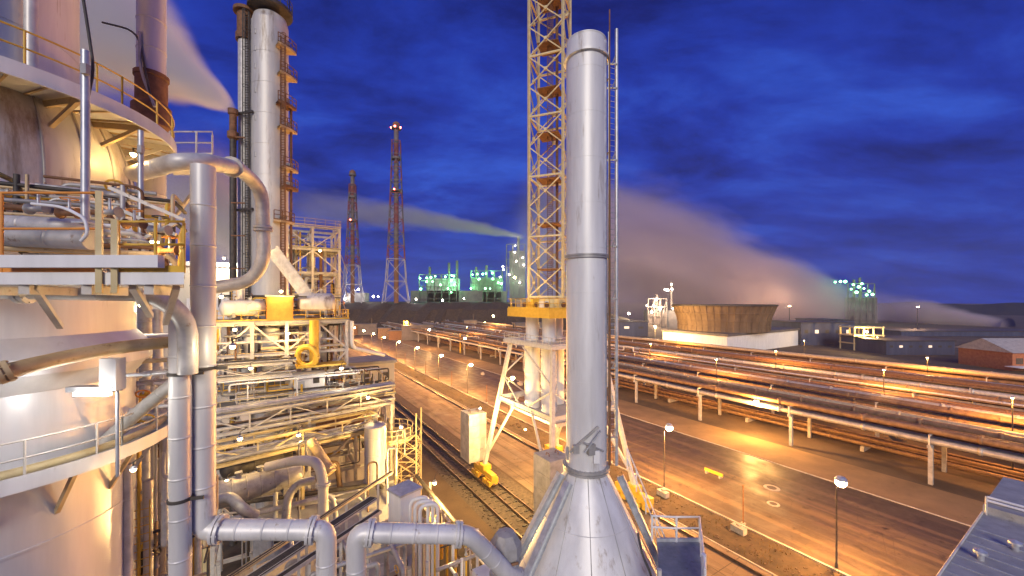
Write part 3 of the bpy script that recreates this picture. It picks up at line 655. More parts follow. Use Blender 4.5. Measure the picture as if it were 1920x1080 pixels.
for k, (px, py) in enumerate(((72, 392), (130, 400), (206, 398), (252, 420), (300, 432), (318, 470))):
    c = A(px, py, 8.9 + .2 * k); t = thing('gate_valve', ('rusty gate valve at the far left of the service deck', 'gate valve standing over the fat grey pipe', 'gate valve just right of the yellow deck posts', 'gate valve under the sloping braces', 'dark gate valve near the right end of the service deck', 'low gate valve inside the yellow end railing')[k], 'valve', c, 'gate valves on the service deck')
    MB().tube([c - V((.22, 0, 0)), c - V((.2, 0, 0)), c - V((.19, 0, 0)), c + V((.19, 0, 0)), c + V((.2, 0, 0)), c + V((.22, 0, 0))], [.13, .13, .07, .07, .13, .13], 12).build('valve_body', M_RUST if k % 2 else M_GREYP, t)
    MB().tube([c, c + up * .34], .03, 8).build('stem', M_GALV, t)
    MB().tube([c + up * .34 + V((.15 * math.cos(i * math.pi / 8), .15 * math.sin(i * math.pi / 8), 0)) for i in range(17)], .016, 6).build('handwheel', M_ORG if k % 2 else M_DARK, t)
for k, (xa, ya, xb, yb, lb) in enumerate(((205, 352, 345, 412, 'long cream brace sloping down to the right over the service deck'), (215, 388, 330, 440, 'grey brace below and parallel to the long cream brace'), (222, 470, 330, 418, 'cream brace rising to the right at the end of the service deck'), (235, 380, 290, 470, 'steep rusty brace crossing the other braces on the service deck'))):
    o = MB().beam(A(xa, ya, 10.6 + .25 * k), A(xb, yb, 11.0 + .25 * k), .09).build('steel_brace', (M_STEEL, M_GREYP, M_STEEL, M_RUST)[k], None, A(xa, ya, 10.6)); tag(o, lb, 'brace', 'braces over the service deck')
# ------------------------------------------------------------------ big pipes on the left
pipe('fat weathered pipe running along under the service deck and turning down in an elbow', [A(-160, 540, 10.2), A(40, 543, 10.4), A(290, 548, 11.4), A(352, 600, 12.3), A(352, 700, 12.4)], .27, M_PIPE, seam=1.0, fl=((1, .02), (1, .92)), rad=1.0, n=20)
pipe('curved yellow lit pipe sweeping round the vessel below the fat pipe', [A(-120, 735, 8.4), A(20, 694, 9.2), A(130, 668, 10.4), A(230, 650, 11.6), A(335, 640, 12.9)], .19, M_TAN, seam=.9, fl=((0, .9),), rad=1.0, n=18)
vp('nearer of the two tall vertical pipes, pale with a bluish sheen', 338, 12.6, 592, 1500, .30, M_CLAD, 'tall vertical pipes on the left')
p2 = vp('taller vertical pipe reaching up under the bent header, right of its shorter neighbour', 381, 13.2, 312, 985, .355, M_CLAD, 'tall vertical pipes on the left')
for (px, Y, py, r) in ((338, 12.6, 700, .34), (338, 12.6, 935, .34), (381, 13.2, 690, .40)):
    c = A(px, py, Y); o = MB().lathe(V((c.x, Y, c.z)), [(r - .05, -.05), (r, -.05), (r, .05), (r - .05, .05)], 20).beam(c + V((r, 0, 0)), c + V((r + .35, .1, 0)), .06, .1).build('pipe_clamp', M_DARK, None, c)
    tag(o, {(338, 700): 'dark clamp on the nearer tall pipe beside the curved yellow pipe', (338, 935): 'low dark clamp on the nearer tall pipe', (381, 690): 'dark clamp on the taller vertical pipe'}[(px, py)], 'clamp', 'pipe clamps')
pipe('weathered header pipe arching over the tall vertical pipe and dropping in a long bend', [A(252, 326, 14.6), A(335, 303, 13.3), A(385, 303, 13.9), A(450, 316, 17), A(491, 356, 18.4), A(495, 488, 18.6), A(470, 528, 18.8), A(398, 540, 18.4)], .30, M_PIPE, seam=1.1, fl=((2, .75), (4, .55)), rad=.85, n=20)
pipe('fat pale pipe running level across the foreground from the foot of the tall pipe', [A(381, 960, 13.2), A(381, 992, 13.2), A(612, 994, 13.9), A(612, 1300, 13.9)], .34, M_CLAD, seam=.9, fl=((1, .12), (1, .88)), rad=.36, n=22)
pipe('fat pale pipe rising in an elbow and running right, bending down into the hood', [A(668, 1300, 14.0), A(668, 998, 14.0), A(880, 1002, 14.8), A(952, 1075, 16.0), A(975, 1080, 17.2)], .34, M_CLAD, seam=.95, fl=((1, .12), (1, .9)), rad=.4, n=22)
# octagonal expansion box beside the hood
c = A(948, 1040, 16.6); t = thing('expansion_box', 'grey octagonal box with chamfered top between the bent pipe and the hood', 'equipment box', c - up * 2)
MB().lathe(c, [(.02, 1.0), (.42, .95), (.68, .55), (.70, .1), (.62, .08)], 8, smooth=False).build('cap', M_CONC, t)
MB().lathe(c, [(.60, .08), (.60, -.7), (.7, -.72), (.7, -.9), (.3, -.92)], 8, smooth=False).build('casing', M_GREYP, t); MB().lathe(c, [(.3, -.92), (.3, -2.6), (.5, -2.62), (.02, -4.6)], 16).build('neck', M_PIPE, t)
MB().tube([c + V((-.5, -.55, -.25)), c + V((.55, -.6, .05))], .06, 8).build('latch_bar', M_RUST, t)
# background standpipes behind the tall pipes
for k, (px, Y, y0, y1, r, m, lb) in enumerate(((272, 22, 560, 1300, .32, M_GREYP, 'dull grey standpipe just right of the big vessel'), (296, 21, 580, 1300, .22, M_PIPE, 'slim silver standpipe between the vessel and the tall pipes'),
        (300, 17, 860, 1400, .2, M_GREYP, 'low grey standpipe under the lower gallery rim'), (278, 16, 900, 1400, .16, M_PIPE, 'low silver standpipe beside the yellow ladder'), (240, 14.6, 870, 1400, .14, M_PIPE, 'thin pale downpipe hugging the vessel below the lower gallery'), (315, 19, 640, 1300, .14, M_WHITE, 'thin white standpipe close behind the nearer tall pipe'), (292, 19, 300, 520, .3, M_PIPE, 'stub of pale pipe between the upper gallery and the service deck'))):
    vp(lb, px, Y, y0, y1, r, m, 'standpipes beside the vessel')
t = thing('wall_ladder', 'yellow access ladder low beside the vessel', 'ladder', A(265, 1200, 15.5)); ladder_part(t, A(265, 1250, 15.5), A(265, 940, 15.5), M_YEL, .5, V((.8, .6, 0)))
# lamp fitting on the lower gallery
c = A(205, 735, 11.6); t = thing('gallery_lamp', 'white tube lamp glowing below a boxed ballast on the lower gallery', 'lamp', c - up * 1.6)
MB().box(c + V((.1, 0, .55)), (.5, .3, .95)).build('ballast_box', M_WHITE, t); MB().box(c + V((-.45, 0, .1)), (1.4, .32, .16)).build('housing', M_GALV, t); MB().box(c + V((-.38, -.12, -.03)), (1.0, .16, .10)).build('tube', E_WHITE, t)
MB().tube([c + V((.15, .1, -2.6)), c + V((.15, .1, .1))], .05, 8).build('lamp_post', M_GALV, t)
lightobj('lamp_light', c + V((-.3, -.45, -.25)), 130, (1, .96, .90), t, .25)
pipe('grey duct sloping up behind the gallery lamp to the tall pipes', [A(195, 830, 13.4), A(250, 780, 13.6), A(330, 715, 13.8)], .22, M_GREYP, seam=.8)
pipe('thin cable tray pipe level with the clamp of the taller pipe', [A(225, 705, 12.5), A(330, 697, 12.7), A(362, 690, 12.9)], .06, M_GALV, fl=((0, .5),))

# ------------------------------------------------------------------ warm lamps of the plant (visible fittings with their light)
def plant_lamp(label, p, power, col=(1, .62, .20), em=None, s=.16, grp='lit work lamps in the plant'):
    p = V(p); t = thing('work_lamp', label, 'lamp', p, grp)
    MB().lathe(p, [(.02, s * 1.5), (s * .5, s * 1.4), (s * 1.35, s * .4), (s * 1.3, s * .35)], 12).build('shade', M_GALV, t); MB().ball(p, s, 10).build('bulb', em or E_WARM, t)
    MB().tube([p + up * s * 1.4, p + up * s * 3, p + V((0, s * 4, s * 3.4))], .03, 6).build('bracket', M_DARK, t)
    lightobj('lamp_light', p - up * s * 2.2, power, col, t, s * 1.2); return t
# ------------------------------------------------------------------ distillation column
D = V((A(507, 0, 49).x, 49, 0)); dt = A(0, 38, 49).z
dc = thing('distillation_column', 'tall pale spotted column with a slim riser and rusty side platforms', 'distillation column', D)
pr = [(2.0, 0)]
for k in range(1, 17): z = k * dt / 17.3; pr += [(2.0, z - .05), (2.03, z - .045), (2.03, z + .045), (2.0, z + .05)]
MB().lathe(D, pr + [(2.0, dt - .7)], 44).build('shell', M_SHELL, dc)
MB().lathe(D, [(2.0, dt - .7), (1.8, dt + .1), (1.1, dt + .65), (.02, dt + .8)], 40, split=False).build('head', M_SHELL, dc)
MB().lathe(D, [(.4, dt + .9), (2.5, dt + .9), (2.5, dt + 1.2), (.4, dt + 1.2)], 32).build('top_platform', M_DARK, dc)
rail_part(dc, arc(D, 2.45, 0, 2 * math.pi, dt + 1.2, 30), M_DARK, 1.3, 1.0, .05)
MB().tube(bendp([D + V((-.3, 0, dt + .6)), D + V((-.3, 0, dt + 3.4)), D + V((-1.6, -.2, dt + 3.4))], .5), .16, 10).build('vent_pipe', M_DARK, dc)
MB().tube([D + V((-.2, -.2, dt + 1)), D + V((-.2, -.2, dt + 4.2))], .05, 6).build('lightning_rod', M_DARK, dc)
rxp = A(459, 0, 48.5).x - D.x
MB().tube([D + V((rxp, -.4, 20)), D + V((rxp, -.4, dt - 3))], .78, 22).build('riser_pipe', M_PIPE, dc)
MB().lathe(D + V((rxp, -.4, 0)), [(.78, dt - 3), (1.05, dt - 3), (1.05, dt - 2.2), (.9, dt - 2.2), (.9, dt + .5), (1.3, dt + .5), (1.3, dt + .9), (.3, dt + 1.5)], 18).build('riser_head', M_RUST, dc)
MB().tube([D + V((rxp + 1.15, -.9, 18)), D + V((rxp + 1.15, -.9, dt - .5))], .16, 10).build('side_pipe', M_GREYP, dc)
MB().tube([D + V((rxp - .9, .2, 20)), D + V((rxp - .9, .2, dt - 14))], .3, 12).build('side_pipe', M_RUST, dc)
ladder_part(dc, D + V((rxp + .85, -1.3, 22)), D + V((rxp + .85, -1.3, dt)), M_DARK, .5, V((1, 0, 0)), 2.2, V((0, -1, 0)), .05)
for py in (100, 150, 205, 248, 320, 355, 420): 
    z = A(0, py, 49).z; a = R(-25 + (py % 7) * 4)
    MB().lathe(D, [(2.02, z - .12), (3.2, z - .12), (3.2, z + .1), (2.02, z + .1)], 16, a - R(26), a + R(22)).build('side_platform', M_RUST if py % 2 else M_TAN, dc)
    rail_part(dc, arc(D, 3.15, a - R(26), a + R(22), z + .1, 8), M_RUST, 1.15, .9, .05)
    MB().tube([D + V((2.0 * math.cos(a), 2.0 * math.sin(a), z + .6)), D + V((2.9 * math.cos(a), 2.9 * math.sin(a), z + .6))], .28, 12).build('nozzle', M_GREYP, dc)
ladder_part(dc, D + V((2.5, -1.5, 22)), D + V((2.5, -1.5, dt - 3)), M_RUST, .5, V((1, 0, 0)), 2.0, V((.6, -1, 0)), .05)
MB().tube([D + V((2.75, -.2, 22)), D + V((2.75, -.2, A(0, 200, 49).z))], .16, 10).build('side_pipe', M_RUST, dc)
for py in (60, 92, 125, 170, 222, 290): MB().tube([V((A(481, 0, 47.3).x, 47.15, A(0, py, 47.3).z - .3)), V((A(481, 0, 47.3).x, 47.15, A(0, py, 47.3).z + .3))], .14, 8).build('manway', M_GREYP, dc)
for py in (216, 395): z = A(0, py, 48).z; MB().beam(D + V((rxp - .9, -1.2, z)), D + V((-.9, -2.0, z)), .2, .25).build('tie_bracket', M_DARK, dc)
# rusty flare tip beside it where steam leaves
c = A(437, 260, 47); t = thing('vent_stack', 'slim dark vent stack blowing steam to the left', 'vent stack', V((c.x, 47, 0)))
MB().tube([V((c.x, 47, 0)), V((c.x, 47, A(0, 262, 47).z))], .36, 12).build('shaft', M_DARK, t); MB().lathe(V((c.x, 47, A(0, 262, 47).z)), [(.36, 0), (.62, .2), (.62, .9), (.4, 1.0), (.4, 3.0), (.55, 3.1), (.55, 3.7), (.35, 3.7)], 14).build('silencer', M_RUST, t)
for k in range(5): z = 34 + k * 4; MB().beam(V((c.x, 46.7, z)), V((c.x + 1.5, 46.9, z)), .15).build('bracket', M_RUST, t)

# ------------------------------------------------------------------ process structure helpers
def frame_thing(name, label, cat, vs, us, zs, m=M_STEEL, col=.32, bm=.28, deckz=(), braces=(), railz=(), dm=M_DECK, rm=None, group=None):
    t = thing(name, label, cat, W((vs[0] + vs[-1]) / 2, (us[0] + us[-1]) / 2, zs[0]), group)
    for v in vs:
        for u in us: MB().beam(W(v, u, zs[0]), W(v, u, zs[-1]), col).build('steel_post', m, t)
    for z in zs[1:]:
        for v in vs: MB().hbeam(W(v, us[0], z - .16), W(v, us[-1], z - .16), bm, bm * 1.2).build('floor_beam', m, t)
        for u in us: MB().hbeam(W(vs[0], u, z - .17), W(vs[-1], u, z - .17), bm, bm * 1.2).build('floor_beam', m, t)
    for (ax, i, j, k, f) in braces:      # ax 0: along v at us[i]; 1: along u at vs[i]; bay j, level k
        if ax == 0: a, b = W(vs[j], us[i], zs[k]), W(vs[j + 1], us[i], zs[k + 1] - .3)
        else: a, b = W(vs[i], us[j], zs[k]), W(vs[i], us[j + 1], zs[k + 1] - .3)
        if f: a.z, b.z = b.z, a.z
        MB().beam(a, b, .17).build('brace', m, t)
    for z in deckz: MB().vbox(vs[0] - .3, vs[-1] + .3, us[0] - .3, us[-1] + .3, z + .005, z + .10).build('deck', dm, t)
    for z in railz:
        rail_part(t, [W(vs[0] - .25, us[-1] + .2, z + .1), W(vs[0] - .25, us[0] - .2, z + .1), W(vs[-1] + .25, us[0] - .2, z + .1), W(vs[-1] + .25, us[-1] + .2, z + .1)], rm or m, 1.1, 1.5, .035)
    return t
tw = frame_thing('process_tower', 'open steel process tower with crossed braces in front of the blue sky', 'process tower', (1.6, 5.6, 9.6), (70, 75, 80), (0, 7, 14, 20, 27.3, 31, 34.8, 38.6, 42.2), M_STEEL, .36, .3,
                 deckz=(27.3, 31, 38.6), railz=(31, 38.6, 42.2), rm=M_YSTEEL,
                 braces=[(0, 0, 0, k, k % 2) for k in range(2, 8)] + [(0, 0, 1, k, (k + 1) % 2) for k in range(2, 8)] + [(1, 2, 0, k, k % 2) for k in range(3, 8)] + [(1, 2, 1, k, (k + 1) % 2) for k in range(3, 8)] + [(1, 0, 0, k, k % 2) for k in range(4, 8)] + [(0, 2, 0, k, (k + 1) % 2) for k in range(4, 8)])
for k in range(3):
    a, b = W(9.2, 70.4 + k * .0, (27.4, 31.1, 34.9)[k]), W(9.2, 79, (31, 34.8, 38.6)[k]); a = W(10.6, 71, (27.4, 31.1, 34.9)[k]); b = W(10.6, 78, (31, 34.8, 38.6)[k])
    for s in (-.4, .4): MB().beam(a + W(s, 0), b + W(s, 0), .08, .3).build('stair_stringer', M_STEEL, tw)
fr2 = frame_thing('deck_structure', 'wide steel deck structure on many posts below the tall column', 'process structure', (-5, -1.8, 1.4, 4.6, 7.6), (49.6, 54.2), (0, 7, 13.5, 20.6, 24.4, 27.8), M_STEEL, .34, .3, deckz=(27.8, 20.6), railz=(27.8, 20.6), rm=M_YEL,
                  braces=[(0, 0, j, k, (j + k) % 2) for j in range(4) for k in range(2, 5)] + [(1, 4, 0, k, k % 2) for k in range(5)] + [(0, 1, j, k, (j + k + 1) % 2) for j in range(4) for k in range(1, 5)])
# things standing on the main deck
def drum(label, a, b, r, m, grp=None, saddles=True, name='horizontal_drum', z0=None, nozzles=2):
    a, b = V(a), V(b); d = (b - a).normalized(); L = (b - a).length; t = thing(name, label, 'vessel', a.lerp(b, .5) - up * r, grp)
    P = [a - d * r * .35, a - d * r * .28, a - d * r * .12, a] + [b, b + d * r * .12, b + d * r * .28, b + d * r * .35]; Q = [.05, r * .55, r * .86, r, r, r * .86, r * .55, .05]
    P2, Q2 = seamed([a, b], r, max(1.0, r * 1.1), .03, 1.02)
    MB().tube(P[:3] + P2 + P[5:], Q[:3] + Q2 + Q[5:], 24).build('shell', m, t)
    if saddles:
        for f in (.2, .8): c = a.lerp(b, f); s = V((-d.y, d.x, 0)); MB().hexa([c + s * k * r * .8 + d * j * .15 - up * (r * 1.25) for k, j in ((-1, -1), (1, -1), (1, 1), (-1, 1))] + [c + s * k * r * .8 + d * j * .15 - up * (r * .3) for k, j in ((-1, -1), (1, -1), (1, 1), (-1, 1))]).build('saddle', M_CONC, t)
    for k in range(nozzles):
        c = a.lerp(b, (k + 1) / (nozzles + 1)); MB().tube([c + up * r * .9, c + up * r * 1.25, c + up * r * 1.26, c + up * r * 1.38], [r * .16, r * .16, r * .26, r * .26], 12).build('nozzle', m, t)
    return t
drum('grey horizontal drum on the main deck at the foot of the steel tower', A(564, 570, 45), A(622, 569, 46.5), 1.25, M_SHELL, 'drums in the plant')
drum('cream drum on the main deck behind the orange lit cabinet', A(418, 578, 39.5), A(492, 577, 42.5), .8, M_CLAD, 'drums in the plant')
c = A(525, 577, 43); t = thing('control_cabinet', 'boxed cabinet with doors on the main deck, lamp glow painted in orange', 'cabinet', V((c.x, c.y, 27.9)))
MB().box(V((c.x, c.y, 29.2)), (2.5, 2.0, 2.6), RZ).build('casing', M_ORG, t);  # orange lamp glow on the cabinet is put into its casing colour
for s in (-.7, .7): MB().box(V((c.x, c.y, 29.1)) + V((CT, ST, 0)) * s * .85 + V((ST, -CT, 0)) * 1.02, (1.0, .06, 2.2), RZ).build('door', M_ORG, t)
MB().box(V((c.x, c.y, 30.57)), (2.8, 2.3, .12), RZ).build('roof', M_STEEL, t)
du = thing('conveyor_duct', 'broad pale duct slanting down beside the tall column', 'duct', A(575, 560, 45))
MB().beam(A(512, 470, 44.2), A(582, 562, 46), 1.6, 1.3).build('casing', M_PIPE, du); MB().beam(A(505, 476, 43.4), A(573, 566, 45.2), .25, .3).build('edge_beam', M_STEEL, du); MB().beam(A(518, 462, 44.2), A(590, 556, 46), .25, .3).build('edge_beam', M_STEEL, du)
hall = thing('compressor_hall', 'pale cream hall with a flat roof behind the bent header pipe', 'building', W(-20, 92))
zt2 = 36
MB().vbox(-34, -1.2, 84, 104, 0, zt2).build('wall', M_CREAM, hall); MB().vbox(-34.4, -.8, 83.6, 104.4, zt2 + .003, zt2 + .7).build('roof', M_WHITE, hall)
for k in range(6): MB().vbox(-31 + k * 5, -28.6 + k * 5, 83.9, 83.997, 31, 33.2).build('window', M_DARK, hall)
MB().vbox(-12, -3, 82.5, 83.99, 27, 30.5).build('annex_wall', M_WHITE, hall)
# vessels on the main deck and the upper frame
def tank(label, px, Y, y0, y1, r, m, grp='upright tanks in the plant', head=True, zfloor=None, lad=False):
    a, b = A(px, y1, Y), A(px, y0, Y); z0 = a.z if zfloor is None else zfloor; L = V((a.x, Y, 0)); t = thing('upright_tank', label, 'tank', V((a.x, Y, z0)), grp)
    pr = [(r, z0)]; z = z0 + 1
    while z < b.z - .6: pr += [(r, z - .03), (r * 1.015 + .01, z - .025), (r * 1.015 + .01, z + .025), (r, z + .03)]; z += 1.6
    MB().lathe(L, pr + [(r, b.z - r * .3)], 26).build('shell', m, t)
    MB().lathe(L, [(r, b.z - r * .3), (r * .85, b.z - r * .12), (r * .5, b.z - .02), (.02, b.z)], 26, split=False).build('head', m, t)
    MB().tube([L + up * b.z, L + up * (b.z + r * .5), L + up * (b.z + r * .52), L + up * (b.z + r * .7)], [r * .2, r * .2, r * .34, r * .34], 10).build('nozzle', M_GREYP, t)
    if lad: ladder_part(t, V((a.x, Y - r - .2, z0)), V((a.x, Y - r - .2, b.z + .8)), M_YEL, .5)
    return t
tank('bright white upright tank under the main deck, beside the lattice braces', 508, 44.2, 612, 690, .85, M_WHITE); tank('slim silver upright tank under the main deck, left of the white one', 470, 43, 608, 690, .65, M_CLAD)
tank('small cream tank under the main deck near the yellow ladder tower', 440, 41.5, 640, 690, .6, M_CREAM); tank('silver upright tank on the top of the deck, left of the orange cabinet', 448, 42, 535, 598, .55, M_CLAD, lad=True)
tank('short pale tank under the deck at the foot of the slanting duct', 610, 47.5, 622, 680, .7, M_CLAD)
tank('tall grey tank with square top standing in the pipe yard, left of the round platform', 704, 37, 792, 900, 1.0, M_SHELL, lad=False)
# orange stack with ring at its foot
c = A(589, 680, 43.6); t = thing('orange_pipe_stack', 'orange upright pipe with a big orange ring at its foot', 'pipe stack', c)
MB().tube([c, A(589, 600, 43.6)], .5, 14).build('upright', M_YEL, t)
rc = A(576, 668, 42.4); MB().tube([rc + V((1.05 * math.cos(i * math.pi / 12), 0, 1.05 * math.sin(i * math.pi / 12))) for i in range(25)], .32, 10).build('ring', M_YEL, t)
MB().vbox(2.2, 7.2, 47.2, 49.4, 22.75, 22.98).build('base_deck', M_YEL, t)
# pipe elbows dropping from the deck and running off to the right
for k in range(5):
    a = W(8.2, 49.8 + k * .9, 27.6); b = W(8.2, 49.8 + k * .9, 24.4 - k * .05); d = W(12.6, 52.2 + k * .9, 22.9 - k * .05)
    pipe('%s white pipe bending out from under the main deck, counted from the road side' % ORD[k], [a, b, d], .24, M_WHITE if k % 2 == 0 else M_PIPE, 'white pipes bending out under the deck', seam=1.4, rad=.8)
# ------------------------------------------------------------------ middle pipe skid with white cabinets
sk = frame_thing('equipment_skid', 'crowded equipment skid with railing in the middle of the plant', 'skid', (-4.6, -.5, 3.6, 7.7, 11.7), (44.4, 49.2), (0, 6, 12.2, 16, 19.5), M_STEEL, .3, .26, deckz=(19.5,), railz=(19.5,), rm=M_YSTEEL, braces=[(0, 0, j, k, (j + k) % 2) for j in range(4) for k in range(4)])
c = W(3.4, 46.8, 19.6); t = thing('switch_house', 'white boxed cabinet with a small dark window on the skid', 'cabinet', c)
MB().box(c + up * 1.3, (2.9, 2.2, 2.6), RZ).build('wall', M_WHITE, t); MB().box(c + up * 2.66, (3.1, 2.4, .12), RZ).build('roof', M_GALV, t); MB().box(c + up * 2.0 + V((CT, ST, 0)) * .6 + V((ST, -CT, 0)) * 1.11, (.6, .05, .6), RZ).build('window', M_DARK, t)
MB().box(c + up * 1.05 + V((CT, ST, 0)) * -.9 + V((ST, -CT, 0)) * 1.115, (.8, .05, 2.0), RZ).build('door', M_GALV, t)
c = W(10.0, 58.6, 0); t = thing('flat_roof_house', 'grey flat roofed house behind the skid next to the road', 'building', c)
MB().vbox(5.5, 15, 56, 61.8, 0, 21.2).build('wall', M_CREAM, t); MB().vbox(5.2, 15.3, 55.7, 62.1, 21.203, 21.6).build('roof', M_ROOF, t)
for k in range(4): MB().vbox(6.4 + k * 2.2, 7.6 + k * 2.2, 55.9, 55.997, 18.6, 19.9).build('window', M_DARK, t)
rnd = random.Random(5)
def pump(label, c, s, m, grp='pump sets on the skid'):
    t = thing('pump_set', label, 'pump', c, grp); MB().box(c + up * .1, (1.6 * s, .7 * s, .2), RZ).build('base_plate', M_DARK, t)
    a = c + up * .55 * s; d = V((CT, ST, 0)) * s; MB().tube([a - d * .7, a - d * .1], .3 * s, 14).build('motor', m, t); MB().tube([a + d * .15, a + d * .25, a + d * .26, a + d * .5], [.2 * s, .2 * s, .38 * s, .38 * s], 14).build('pump_casing', M_GREYP, t); MB().tube([a - d * .1, a + d * .2], .07 * s, 8).build('shaft', M_GALV, t)
    MB().tube([a + d * .38 + up * .3 * s, a + d * .38 + up * 1.0 * s], .12 * s, 10).build('outlet', M_PIPE, t); return t
for k, (v, u) in enumerate(((6.2, 45.4), (7.9, 45.5), (9.5, 45.5), (11.0, 45.6), (7.2, 47.8), (10.2, 47.9))):
    pump('%s pump on the skid counted from the white cabinet, %s row' % (ORD[k if k < 4 else k - 4], 'front' if k < 4 else 'rear'), W(v, u, 19.6), .95, (M_GREYP, M_WHITE, M_YEL)[k % 3])
# ------------------------------------------------------------------ pipe bridges running towards the road
def bridge(label, a, b, w, h, mats, nm, tiers=1, leg_every=6.0, grp='pipe bridges across the plant', rs=(.06, .17), m=M_STEEL, zlegs=0):
    a, b = V(a), V(b); d = (b - a).normalized(); s = V((d.y, -d.x, 0)); t = thing('pipe_bridge', label, 'pipe bridge', V((a.lerp(b, .5).x, a.lerp(b, .5).y, zlegs)), grp); L = (b - a).length
    for k in (0, 1):
        o = s * (w / 2 * (1 if k else -1)); MB().hbeam(a + o, b + o, .24, .3).build('lower_beam', m, t); MB().hbeam(a + o + up * h, b + o + up * h, .22, .26).build('upper_beam', m, t)
        nb = max(2, int(L / 3)); lt = MB()
        for i in range(nb):
            p, q = a.lerp(b, i / nb) + o, a.lerp(b, (i + 1) / nb) + o; lt.beam(p, p + up * h, .12)
            if i % 2: lt.beam(p, q + up * h, .1)
            else: lt.beam(p + up * h, q, .1)
        lt.build('truss_web', m, t)
    nl = max(2, int(L / leg_every) + 1)
    for i in range(nl):
        p = a.lerp(b, i / (nl - 1))
        for k in (-1, 1): MB().beam(V((p.x, p.y, zlegs)) + s * k * w / 2, p + s * k * w / 2, .24).build('leg', m, t)
        MB().beam(p - s * w / 2, p + s * w / 2, .2).build('crossbeam', m, t); MB().beam(p - s * w / 2 + up * h, p + s * w / 2 + up * h, .2).build('crossbeam', m, t)
    k = 0
    for tier in range(tiers):
        x = -w / 2 + .25
        while x < w / 2 - .2:
            r = rnd.uniform(*rs); mm, mn = rnd.choice(mats); x += r; z = up * (.2 + r + tier * h)
            pipe('%s pipe on the %s, %s from its near side%s' % (mn, nm, ORD[k], ('', ', upper tier')[tier]), [a - d * .6 - s * -x + z - s * 0, b + d * .5 + s * x + z], r, mm, 'pipes on the ' + nm, seam=1.7)
            x += r + rnd.uniform(.12, .55); k += 1
        k = 0
CH = ((M_PIPE, 'silver'), (M_GREYP, 'grey'), (M_TAN, 'tan'), (M_GREYP, 'grey'), (M_RUST, 'rusty'), (M_BRN, 'brown'), (M_DARK, 'dark'))
bridge('pipe bridge with a heavy cream beam in front of the skid', A(385, 815, 32.8), A(728, 752, 41.8), 2.0, 1.5, CH, 'bridge before the skid', 2)
bridge('lower pipe bridge in dark steel under the cream beamed one', A(385, 872, 30.5), A(700, 800, 39.5), 2.0, 1.4, CH, 'lower pipe bridge', 1, rs=(.08, .22), m=M_YSTEEL)
bridge('far pipe bridge beside the flat roofed house', A(395, 712, 37), A(545, 700, 41), 1.4, 1.2, CH, 'far pipe bridge', 2)
# ------------------------------------------------------------------ lower pipe yard
lz = 11.5
rf = thing('pump_house', 'grey flat roofed pump house with angular roof edges below the pipe bridges', 'building', ZY(600, 930, lz))
pts = [ZY(468, 962, lz), ZY(548, 990, lz), ZY(640, 1010, lz), ZY(748, 936, lz), ZY(735, 888, lz), ZY(560, 922, lz)]
mb = MB(); mb.quad([p + up * 0 for p in pts])
for i in range(6): p, q = pts[i], pts[(i + 1) % 6]; mb.quad([p - up * .35, q - up * .35, q, p])
mb.build('roof', M_ROOF, rf); wl = MB(); cen = sum(pts, V()) / 6
for i in range(6): p, q = cen + (pts[i] - cen) * .96, cen + (pts[(i + 1) % 6] - cen) * .96; wl.quad([V((p.x, p.y, 0)), V((q.x, q.y, 0)), q - up * .2, p - up * .2])
wl.build('wall', M_CONC, rf)
for (px, py) in ((600, 935), (690, 915)): c = ZY(px, py, lz); MB().lathe(c, [(.3, 0), (.3, .5), (.5, .52), (.5, .75), (.02, .95)], 14).build('roof_vent', M_GALV, rf)
rl = [ZY(655, 900, lz), ZY(700, 893, lz)]
MB().box(ZY(712, 905, lz) + up * .12, (2.4, 1.4, .24), RZ).build('roof_hatch', M_GREYP, rf)
drum('fat grey clad drum lying behind the tall vertical pipe in the pipe yard', A(405, 930, 27.5), A(560, 886, 31), .95, M_GREYP, 'drums in the plant', nozzles=3)
drum('dark drum lying just above the fat grey one', A(420, 880, 31), A(540, 850, 35), .7, M_DARK, 'drums in the plant')
drum('rusty brown small drum under the lower pipe bridge', A(600, 800, 39), A(680, 780, 43), .8, M_RUST, 'drums in the plant')
pipe('fat white jacketed pipe lying behind the grey drum', [A(395, 862, 31.5), A(545, 832, 36.5)], .42, M_WHITE, seam=1.0, fl=((0, .35), (0, .8)))
pipe('second white jacketed pipe, lower and closer to the vertical pipe', [A(398, 838, 33.5), A(500, 818, 37), A(520, 812, 39)], .3, M_CLAD, seam=1.0)
pipe('pale gooseneck pipe arching over and dropping to the pump house roof', [A(500, 876, 29), A(560, 862, 29), A(596, 866, 28.6), A(606, 900, 28.4), A(606, 985, 28.2)], .36, M_CREAM, seam=1.1, fl=((3, .1),), rad=.9, n=18)
pipe('fat tan duct leaning down to the right above the gooseneck pipe', [A(583, 826, 33), A(622, 886, 32)], .40, M_TAN, seam=.8, fl=((0, .9),), n=18)
pipe('grey pipe curving down left of the gooseneck pipe', [A(590, 900, 30), A(560, 905, 29.5), A(540, 930, 29), A(535, 985, 28.5)], .30, M_GREYP, seam=.9, rad=.9)
pipe('short fat grey elbow at the foot of the grey drum', [A(400, 940, 26), A(432, 930, 26), A(455, 955, 25.5), A(480, 968, 26)], .35, M_GREYP, seam=.7, rad=.8)
